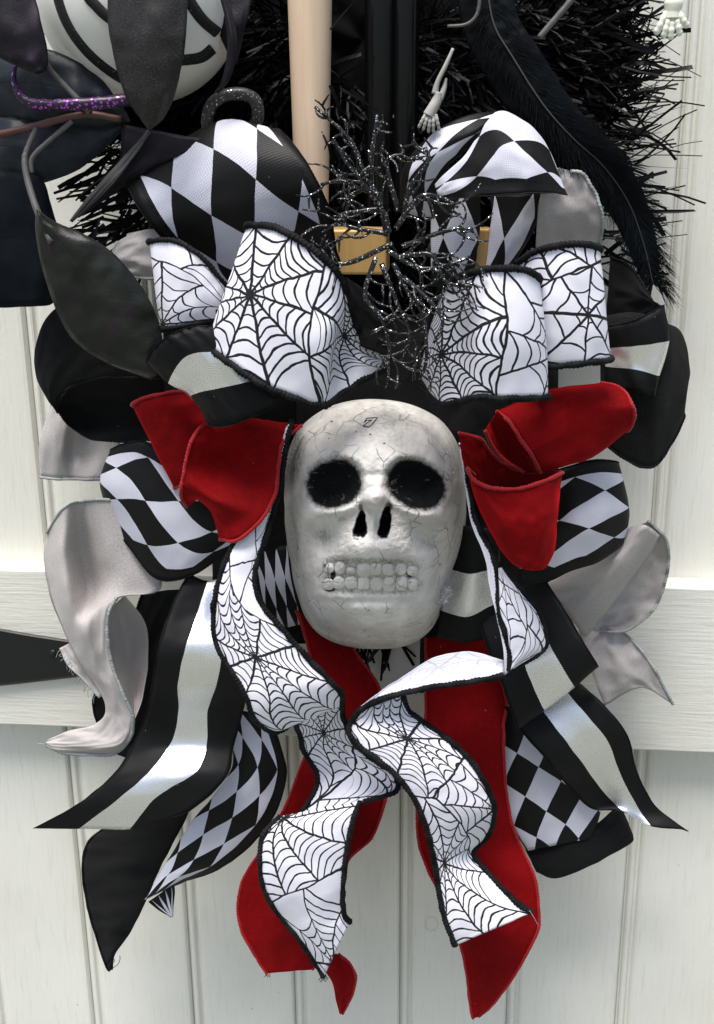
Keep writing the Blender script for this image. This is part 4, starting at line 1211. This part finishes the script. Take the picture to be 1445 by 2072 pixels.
for a, b in zip(seven, seven[1:]):
    for t in np.linspace(0, 1, 6, endpoint=False):
        x, y = a[0] + (b[0] - a[0]) * t, a[1] + (b[1] - a[1]) * t
        pts.append(U(x, y, float(skull_d(x, y)[0]) + 0.8))
v, f, u = tube_geo(pts, 0.9 * S, 5)
mesh_obj("pencil_mark", v, f, MAT['pencil'], skull, label="thin outlined figure 7 on the forehead")
kq = N("clear_glue")
MAT['glue'] = kq.out((0.9, 0.9, 0.9), rough=0.12, spec=0.6, trans=0.75)
vs, fs = [], []
rg = random.Random(5)
for i in range(9):
    for s in range(10):
        th = 2 * math.pi * s / 10; ph = math.pi * i / 8
        r = 1 + 0.5 * rg.uniform(-1, 1)
        vs.append(U(898 + 13 * r * math.sin(ph) * math.cos(th) + (4 - i) * 1.0, 1204 - 20 * math.cos(ph), 262 + 12 * r * math.sin(ph) * math.sin(th)))
for i in range(8):
    for s in range(10):
        fs.append((i * 10 + s, i * 10 + (s + 1) % 10, (i + 1) * 10 + (s + 1) % 10, (i + 1) * 10 + s))
mesh_obj("glue_lump", vs, fs, MAT['glue'], skull, smooth=False, label="lump of clear glue on the jaw")

# ---------------- sticks, blocks and rods at the top
def tapered(name, p0, p1, r0, r1, mat, parent, n=24, sides=28):
    pts = [Vector(p0).lerp(Vector(p1), i / n) for i in range(n + 1)]
    v, f, u = tube_geo(pts, [r0 + (r1 - r0) * i / n for i in range(n + 1)], sides)
    return mesh_obj(name, v, f, mat, parent, uvs=u)
dow = empty("wooden_stick", "plain pale wooden stick standing upright behind the left diamond loop", "stick", U(631, 470, 195))
tapered("shaft", U(626, -90, 195), U(632, 480, 195), 37.5 * S, 27 * S, MAT['wood'], dow)
def block(name, label, px0, py0, px1, py1, d0, d1):
    o = empty(name, label, "block", U((px0 + px1) / 2, py1, d0))
    a = U(px0, py1, d1); b = U(px1, py0, d1)
    bevel_box("wood_block", (a.x, -d1 * S, a.z), (b.x, -d0 * S, b.z), 5 * S, MAT['gold'], o, 4)
    return o
block("gold_block", "gold painted wooden block behind the black glitter twigs", 655, 464, 782, 556, 175, 255)
block("gold_peg", "narrow gold brown wooden peg seen between the diamond strips", 958, 462, 994, 560, 140, 195)
for (x, r, lab) in ((772, 27, "black glossy rod nearest the wooden stick"), (822, 23, "black glossy rod nearest the dangling skeleton arm")):
    o = empty("black_rod", lab, "rod", U(x, 430, 175), group="black rods at the top of the wreath")
    tapered("shaft", U(x, -90, 180), U(x - 4, 430, 175), r * S, r * 0.95 * S, MAT['rod'], o)

# ---------------- bauble
bc = U(283, -8, 215)
br = 183 * PS(215) * 1.0
orn = empty("bauble", "round white bauble with curved black stripes behind the dark glitter petal", "bauble", bc)
vs, fs = [], []
n1, n2 = 40, 72
for i in range(n1 + 1):
    for s in range(n2):
        ph = math.pi * i / n1; th = 2 * math.pi * s / n2
        vs.append(bc + Vector((math.sin(ph) * math.cos(th), math.sin(ph) * math.sin(th), math.cos(ph))) * br)
for i in range(n1):
    for s in range(n2):
        fs.append((i * n2 + s, i * n2 + (s + 1) % n2, (i + 1) * n2 + (s + 1) % n2, (i + 1) * n2 + s))
mesh_obj("ball", vs, fs, MAT['ball'], orn)
def on_ball(px, py, lift):
    dr = c2w(Vector(((px - 722.5) / F, (py - 1036.0) / F, 1.0))).normalized()
    oc = CAM - bc
    b = oc.dot(dr); c = oc.dot(oc) - br * br
    D = b * b - c
    t = -b - math.sqrt(max(D, 0))
    p = CAM + dr * t
    return bc + (p - bc).normalized() * (br + lift)
for path, ww in (([(113, -30), (120, 5), (135, 45), (160, 85), (195, 122), (245, 158), (290, 172)], 9), ([(165, -60), (178, -10), (195, 12), (218, 34), (260, 60)], 11), ([(360, -40), (385, 5), (410, 40), (440, 66)], 12), ([(300, 128), (360, 122), (405, 116), (430, 98)], 11)):
    c = catmull(path, 8)
    vs, fs = [], []
    for i in range(len(c)):
        tx, ty = c[min(i + 1, len(c) - 1)] - c[max(i - 1, 0)]
        L = math.hypot(tx, ty); nx, ny = -ty / L, tx / L
        for k_, (o_, l_) in enumerate(((-1, -0.0003), (-0.9, 0.0005), (0, 0.0008), (0.9, 0.0005), (1, -0.0003))):
            vs.append(on_ball(c[i][0] + nx * o_ * ww, c[i][1] + ny * o_ * ww, l_))
    for i in range(len(c) - 1):
        for k_ in range(4):
            fs.append((i * 5 + k_, i * 5 + k_ + 1, (i + 1) * 5 + k_ + 1, (i + 1) * 5 + k_))
    mesh_obj("stripe", vs, fs, MAT['ballband'], orn)

# ---------------- fabric flower and leaf spray
def leaf(parent, name, st, mat, bulge=10, wrinkle=3, label=None):
    g = strip_grid(st, 8, 16, bulge, wrinkle, random.random() * 40, 34, (2.2, 2.5, 0.8) if wrinkle > 0 else None)
    o, P = strip_mesh(name, g, mat, parent, 150, label=label, thick=0.0004)
    return o, P
flo = empty("fabric_flower", "dark glittery fabric flower with drooping petals over the white bauble", "artificial flower", U(300, 60, 330))
leaf(flo, "petal", [([385, 410, 385], [(216, -40), (298, -40), (381, -40)]), ([395, 418, 395], [(219, 50), (300, 55), (379, 45)]), ([395, 418, 395], [(231, 118), (305, 120), (371, 118)]), ([388, 408, 388], [(252, 192), (310, 195), (353, 195)]), ([378, 390, 378], [(282, 238), (307, 241), (331, 240)]), (372, [(299, 262), (301, 264), (304, 263)])], MAT['petal'], 4, 3)
leaf(flo, "petal", [(360, [(-40, -40), (20, -40), (63, -40)]), (375, [(-40, 60), (30, 55), (84, 48)]), (378, [(-10, 110), (50, 115), (97, 108)]), (374, [(42, 137), (72, 141), (95, 138)]), (370, [(68, 149), (76, 151), (86, 147)])], MAT['petal2'], 8, 3)
leaf(flo, "petal", [(300, [(245, 250), (430, 285)]), (310, [(240, 330), (330, 330)]), (300, [(200, 380), (262, 372)]), (290, [(150, 440), (160, 440)])], MAT['petal2'], 6, 3)
leaf(flo, "petal", [(300, [(438, -40), (456, -40)]), (318, [(460, 70), (478, 75)]), (315, [(452, 150), (470, 150)]), (305, [(434, 186), (442, 191)])], MAT['petal2'], 4, 1)
leaf(flo, "petal", [(250, [(395, -40), (520, -40)]), (270, [(440, 60), (500, 40)]), (260, [(470, 130), (480, 130)])], MAT['petal2'], 6, 3)
spr = empty("leaf_spray", "dark artificial leaf spray with red brown stems at the left of the wreath", "artificial leaves", U(150, 240, 300))
leaf(spr, "leaf", [(285, [(-40, 105), (-40, 235)]), (305, [(50, 94), (50, 243)]), (315, [(92, 98), (92, 248)]), (318, [(150, 120), (150, 252)]), (310, [(205, 160), (205, 255)]), (292, [(248, 216), (252, 250)]), (282, [(264, 242), (264, 246)])], MAT['leaf_blue'], 14, 5)
leaf(spr, "leaf", [(280, [(-40, 235), (-40, 340)]), (300, [(20, 237), (20, 360)]), (302, [(75, 240), (80, 371)]), (298, [(140, 242), (155, 345)]), (290, [(200, 244), (212, 302)]), (282, [(246, 244), (250, 264)])], MAT['leaf_blue'], 14, 5)
leaf(spr, "leaf", [(300, [(-40, 345), (-40, 624)]), (318, [(50, 350), (60, 620)]), (315, [(88, 368), (108, 613)]), (300, [(114, 450), (121, 560)])], MAT['leaf_black'], 14, 4)
lf5, P5 = leaf(spr, "leaf", [(372, [(72, 423), (77, 424)]), (380, [(71, 460), (113, 449)]), (382, [(81, 525), (186, 481)]), (378, [(100, 590), (242, 524)]), (374, [(123, 648), (292, 588)]), (368, [(160, 699), (320, 648)]), (362, [(225, 738), (330, 698)]), (355, [(305, 768), (328, 750)])], MAT['leaf_olive'], 16, 4, label="broad dark green and purple leaf hanging at the lower left")
leaf(spr, "leaf", [(315, [(299, 262), (304, 270)]), (325, [(237, 331), (253, 342)]), (320, [(189, 384), (206, 396)]), (312, [(141, 446), (147, 450)])], MAT['graystem'], 3, 1)
def stem(parent, name, pts, r, mat):
    c = catmull(pts, 8)
    n = len(c)
    rr = r if isinstance(r, (tuple, list)) else (r, r)
    v, f, u = tube_geo([U(*p) for p in c], [(rr[0] + (rr[1] - rr[0]) * i / (n - 1)) * S * (1 + 0.10 * noise.noise((i * .5, 1, 2))) for i in range(n)], 8)
    return mesh_obj(name, v, f, mat, parent, uvs=u)
stem(spr, "stem", [(-20, 276, 330), (50, 261, 335), (125, 241, 338), (180, 231, 335), (245, 241, 325)], (6.5, 5), MAT['stem'])
stem(spr, "stem", [(88, 118, 345), (110, 150, 345), (145, 188, 342), (182, 228, 338)], (3.5, 5.5), MAT['graystem'])
stem(spr, "stem", [(74, 258, 338), (56, 300, 345), (50, 325, 352), (56, 365, 362), (76, 428, 380), (105, 490, 396)], (4.5, 6), MAT['graystem'])
stem(spr, "stem", [(146, 245, 340), (105, 280, 345), (66, 318, 348), (64, 350, 350)], (4, 4), MAT['graystem'])

ten = empty("glitter_tendril", "curled purple glitter tendril between the dark leaves", "tendril", U(150, 211, 350))
c = catmull([(40, 108, 352), (30, 140, 354), (29, 165, 356), (42, 195, 358), (76, 211, 358), (150, 211, 356), (226, 206, 352), (275, 200, 345)], 10)
rads = np.interp(np.linspace(0, 1, len(c)), [0, 0.2, 0.45, 0.6, 1], [2.5, 3.5, 6.5, 9, 10])
rads = [r * (1 + 0.22 * noise.noise((i * .7, 3, 1))) for i, r in enumerate(rads)]
v, f, u = tube_geo([U(*p) for p in c], [r * S for r in rads], 12)
mesh_obj("tendril", v, f, MAT['purple'], ten)

crl = empty("glitter_curl", "grey glitter covered curl above the left diamond loop", "curled twig", U(470, 230, 250))
c = catmull([(424, 275, 262), (420, 240, 266), (430, 210, 268), (455, 193, 268), (490, 190, 266), (516, 203, 262), (522, 235, 256), (512, 262, 250)], 8)
v, f, u = tube_geo([U(*p) for p in c], 10.5 * S, 12)
mesh_obj("curl", v, f, MAT['curl'], crl)

# ---------------- glitter twigs
twg = empty("glitter_twig_spray", "tangled black glitter twig spray in the middle between the bow loops", "twig spray", U(770, 520, 420))
rt = random.Random(23)
def twig_path(name, pts, r0, r1, parent):
    c = catmull(pts, 6)
    n = len(c)
    v, f, u = tube_geo([U(*p) for p in c], [(r0 + (r1 - r0) * i / (n - 1)) * S * (1 + 0.18 * noise.noise((c[i][0] * .3, c[i][1] * .3, 2))) for i in range(n)], 7)
    return mesh_obj(name, v, f, MAT['twig'], parent), c
mains = [
    [(775, 470, 430), (759, 410, 428), (740, 363, 425), (715, 302, 420), (698, 266, 415), (672, 243, 410), (646, 224, 405)],
    [(748, 400, 425), (745, 357, 425), (751, 302, 425), (765, 233, 420)],
    [(760, 412, 430), (732, 363, 432), (698, 318, 432), (668, 280, 430)],
    [(770, 395, 430), (740, 379, 428), (700, 372, 425), (653, 367, 420)],
    [(815, 440, 435), (837, 379, 438), (863, 324, 436), (855, 291, 432)],
    [(800, 420, 440), (790, 345, 440), (800, 325, 438), (815, 313, 436)],
    [(800, 470, 440), (850, 395, 440), (890, 395, 438), (930, 415, 434)],
    [(790, 480, 440), (720, 470, 438), (680, 460, 436), (640, 470, 434)],
    [(790, 500, 445), (700, 540, 445), (660, 520, 440), (640, 500, 436)],
    [(790, 510, 445), (840, 540, 452), (900, 545, 458), (960, 515, 455)],
    [(800, 520, 445), (870, 520, 455), (910, 560, 462), (955, 575, 465)],
    [(760, 520, 445), (730, 590, 450), (780, 640, 455), (785, 700, 452), (770, 745, 445)],
    [(790, 540, 445), (830, 590, 452), (850, 640, 455), (855, 720, 452), (852, 765, 446)],
    [(770, 530, 440), (800, 610, 446), (822, 680, 446), (815, 735, 440)],
    [(810, 500, 445), (890, 470, 446), (925, 455, 445), (948, 470, 443)],
    [(780, 470, 440), (770, 430, 442), (720, 420, 442), (690, 430, 440)],
    [(820, 560, 450), (880, 610, 468), (900, 650, 478), (880, 690, 476)],
]
for mi, mp in enumerate(mains):
    mp = [(x + rt.uniform(-9, 9), y + rt.uniform(-9, 9), d) for (x, y, d) in mp]
    o, c = twig_path("twig", mp, 4.2, 2.4, twg)
    g = Geo()
    nb_ = rt.randint(6, 10)
    for b in range(nb_):
        i = rt.randint(int(len(c) * 0.15), len(c) - 2)
        p = c[i]; tx, ty = c[i + 1][0] - p[0], c[i + 1][1] - p[1]
        a = math.atan2(ty, tx) + rt.choice((-1, 1)) * rt.uniform(0.5, 1.1)
        L = rt.uniform(35, 85) * (0.55 if p[1] < 360 else 1.0)
        bd = rt.choice((-1, 1)) * rt.uniform(0.5, 2.0)
        pts = []
        x, y, d = p
        for q in range(6):
            pts.append((x, y, d))
            aa = a + bd * q / 5
            x += math.cos(aa) * L / 5; y += math.sin(aa) * L / 5; d += rt.uniform(-5, 8)
        v, f, u = tube_geo([U(*q) for q in pts], [(2.4 - 1.3 * q / 5) * S for q in range(6)], 6)
        g.add(v, f, u)
        if rt.random() < 0.4:
            x, y, d = pts[3]
            aa = a + rt.choice((-1, 1)) * rt.uniform(0.6, 1.0)
            pp = [U(x + math.cos(aa) * k_ * 7, y + math.sin(aa) * k_ * 7, d + k_ * 2) for k_ in range(5)]
            v, f, u = tube_geo(pp, [(2.6 - 0.4 * k_) * S for k_ in range(5)], 6)
            g.add(v, f, u)
    g.obj("twiglets", MAT['twig'], o, kind='stuff')

# ---------------- feather
fea = empty("feather", "long black feather sweeping down the right side of the wreath", "feather", U(1150, 300, 300))
rach = catmull([(985, -30, 250), (1000, 50, 255), (1036, 113, 260), (1099, 211, 264), (1160, 280, 255), (1220, 335, 235), (1272, 410, 215), (1303, 495, 205), (1322, 575, 200)], 14)
v, f, u = tube_geo([U(p[0], p[1], p[2] + 3) for p in rach], [(1.6 - 0.9 * i / len(rach)) * S for i in range(len(rach))], 6)
mesh_obj("quill", v, f, MAT['quill'], fea)
stf = []
for i in range(0, len(rach), 6):
    p = rach[i]; t = rach[min(i + 1, len(rach) - 1)] - rach[max(i - 1, 0)]
    L = math.hypot(t[0], t[1]); nx, ny = -t[1] / L, t[0] / L
    wq = np.interp(i / len(rach), [0, 0.3, 0.7, 1], [62, 68, 50, 20])
    stf.append(([p[2] - 14, p[2], p[2] - 14], [(p[0] + nx * wq, p[1] + ny * wq), (p[0], p[1]), (p[0] - nx * wq * .8, p[1] - ny * wq * .8)]))
leaf(fea, "vane", stf, MAT['feather'], 0, 3)
g = Geo()
rf = random.Random(3)
for i in range(2, len(rach) - 1):
    for k_ in range(9):
        for sgn in (-1, 1):
            p = rach[i] + (rach[i + 1] - rach[i]) * rf.random()
            t = rach[i + 1] - rach[i]
            a = math.atan2(t[1], t[0]) + sgn * rf.uniform(0.45, 0.85)
            u_ = i / len(rach)
            L = np.interp(u_, [0, 0.3, 0.7, 1], [85, 95, 88, 70]) * rf.uniform(0.75, 1.15)
            x, y, d = p
            pts = []
            for q in range(5):
                pts.append((x, y, d))
                a2 = a - sgn * 0.28 * q / 4 + (rf.uniform(-.25, .25) if u_ > 0.65 else 0)
                x += math.cos(a2) * L / 4; y += math.sin(a2) * L / 4; d += rf.uniform(-7, 3)
            wv_ = 1.5 if u_ < 0.65 else 0.9
            vs, fs = [], []
            for q, (x, y, d) in enumerate(pts):
                ww = wv_ * (1 - q / 5)
                vs += [U(x - math.sin(a) * ww, y + math.cos(a) * ww, d), U(x + math.sin(a) * ww, y - math.cos(a) * ww, d)]
            for q in range(4):
                fs.append((2 * q, 2 * q + 1, 2 * q + 3, 2 * q + 2))
            g.add(vs, fs)
g.obj("barbs", MAT['feather'], fea, kind='stuff', smooth=False)

# ---------------- skeleton arms
def bone(parent, name, pts, rads, mat=None):
    c = catmull([(x, y, d) for x, y, d in pts], 6)
    rr = np.interp(np.linspace(0, 1, len(c)), np.linspace(0, 1, len(rads)), rads)
    v, f, u = tube_geo([U(*p) for p in c], [r * S for r in rr], 10)
    return mesh_obj(name, v, f, mat or MAT['bone'], parent)
a1 = empty("skeleton_arm", "small white plastic skeleton forearm and hand, greyed for shade, hanging above the right diamond loop", "skeleton arm", U(880, 190, 290), group="small plastic skeleton arms on the wreath")
bone(a1, "arm_bone", [(917, 98, 285), (902, 132, 288), (886, 165, 290), (880, 190, 290)], [2.4, 3.4, 3.8, 5.5], MAT['bone_shaded'])
bone(a1, "arm_bone", [(903, 158, 284), (899, 178, 286), (890, 200, 290)], [1.8, 4.0, 5.5], MAT['bone_shaded'])
bone(a1, "palm", [(888, 186, 290), (884, 203, 290), (876, 218, 292), (868, 234, 292)], [6.5, 8, 8.5, 10], MAT['bone_shaded'])
for (x, y, x2, y2) in ((861, 232, 847, 258), (866, 235, 856, 263), (871, 237, 867, 268), (877, 236, 877, 269), (882, 232, 889, 264)):
    bone(a1, "finger", [(x, y, 296), ((x * 2 + x2) / 3, (y * 2 + y2) / 3, 298), ((x + x2 * 2) / 3, (y + y2 * 2) / 3, 297), (x2, y2, 294)], [3.0, 2.6, 3.3, 2.4, 3.2, 2.3, 2.8, 1.8], MAT['bone_shaded'])
a2 = empty("skeleton_arm", "pale greenish plastic skeleton hand hanging at the upper right corner over the tinsel", "skeleton arm", U(1360, 20, 290), group="small plastic skeleton arms on the wreath")
bone(a2, "arm_bone", [(1372, -60, 250), (1368, -25, 255), (1363, 5, 258)], [6, 6.5, 11])
bone(a2, "palm", [(1363, -6, 258), (1363, 8, 260), (1361, 24, 260), (1360, 38, 260)], [12, 15, 13, 14])
for (x, y, x2, y2, m_) in ((1348, 26, 1327, 69, 0), (1354, 34, 1342, 76, 0), (1361, 36, 1357, 79, 0), (1368, 34, 1376, 71, 0), (1374, 26, 1391, 54, 0)):
    bone(a2, "finger", [(x, y, 264), ((x * 2 + x2) / 3, (y * 2 + y2) / 3, 268), ((x + x2 * 2) / 3, (y + y2 * 2) / 3, 268), (x2, y2, 264)], [5.2, 4.4, 5.4, 4.2, 5.4, 4.6, 5.8, 3.6])

tw2 = empty("brown_twig", "thin grey brown twig poking out at the top right of the wreath", "twig", U(1120, 40, 260))
stem(tw2, "twig", [(1180, -35, 250), (1156, 0, 258), (1122, 40, 264), (1091, 76, 266)], (5.5, 4.5), MAT['graystem'])
wr2 = empty("wire_curl", "thin dark curled wire at the top beside the black feather", "wire", U(940, 40, 280))
stem(wr2, "wire", [(972, -20, 280), (969, 15, 282), (960, 37, 284), (940, 50, 284), (906, 53, 280)], (3.2, 2.2), MAT['graystem'])

# ---------------- loose threads at the cut ends
rth = random.Random(9)
def thread(parent, pts, mat, r=0.7):
    c = catmull(pts, 5)
    v, f, u = tube_geo([U(*p) for p in c], r * S, 5)
    mesh_obj("loose_thread", v, f, mat, parent, uvs=u)
def lastkid(o, nm, k=-1):
    return [c for c in o.children if c.name.split(".")[0] == nm][k]
thread(web, [(1072, 1843, 370), (1080, 1856, 366), (1089, 1872, 360)], MAT['gray_edge'])
thread(linen, [(226, 1960, 210), (238, 1952, 212), (243, 1940, 212), (242, 1934, 210)], MAT['black_edge'])
thread(linen, [(224, 1950, 210), (232, 1945, 214), (229, 1938, 214)], MAT['black_edge'])
thread(gray, [(92, 1507, 252), (84, 1505, 254), (75, 1504, 254)], MAT['gray_edge'])
for k_ in range(16):
    t = k_ / 15
    x, y = 123 + 72 * t, 1314 + 92 * t
    thread(gray, [(x, y, 250), (x - 5 + rth.uniform(-3, 3), y + rth.uniform(3, 9), 252), (x - 6 + rth.uniform(-5, 4), y + rth.uniform(8, 18), 252)], MAT['gray_edge'], 0.55)
for k_ in range(7):
    x, y = 652 + rth.uniform(-6, 8), 1972 + rth.uniform(-4, 4)
    thread(web, [(x, y, 358), (x + rth.uniform(-3, 6), y + 5, 358), (x + rth.uniform(-4, 9), y + 11, 356)], MAT['black_edge'], 0.8)
for k_ in range(5):
    x, y = 540 + rth.uniform(-3, 6), 1968
    thread(vel, [(x, y, 262), (x + rth.uniform(-3, 4), y + 4, 262), (x + rth.uniform(-4, 6), y + 9, 260)], MAT['velvet_edge'], 0.7)
for k_ in range(6):
    x, y = 1385, 1678
    thread(stp, [(x - 6 * rth.random(), y, 220), (x + rth.uniform(0, 5), y + 2, 220), (x + rth.uniform(2, 9), y + rth.uniform(0, 6), 218)], MAT['black_edge'], 0.6)
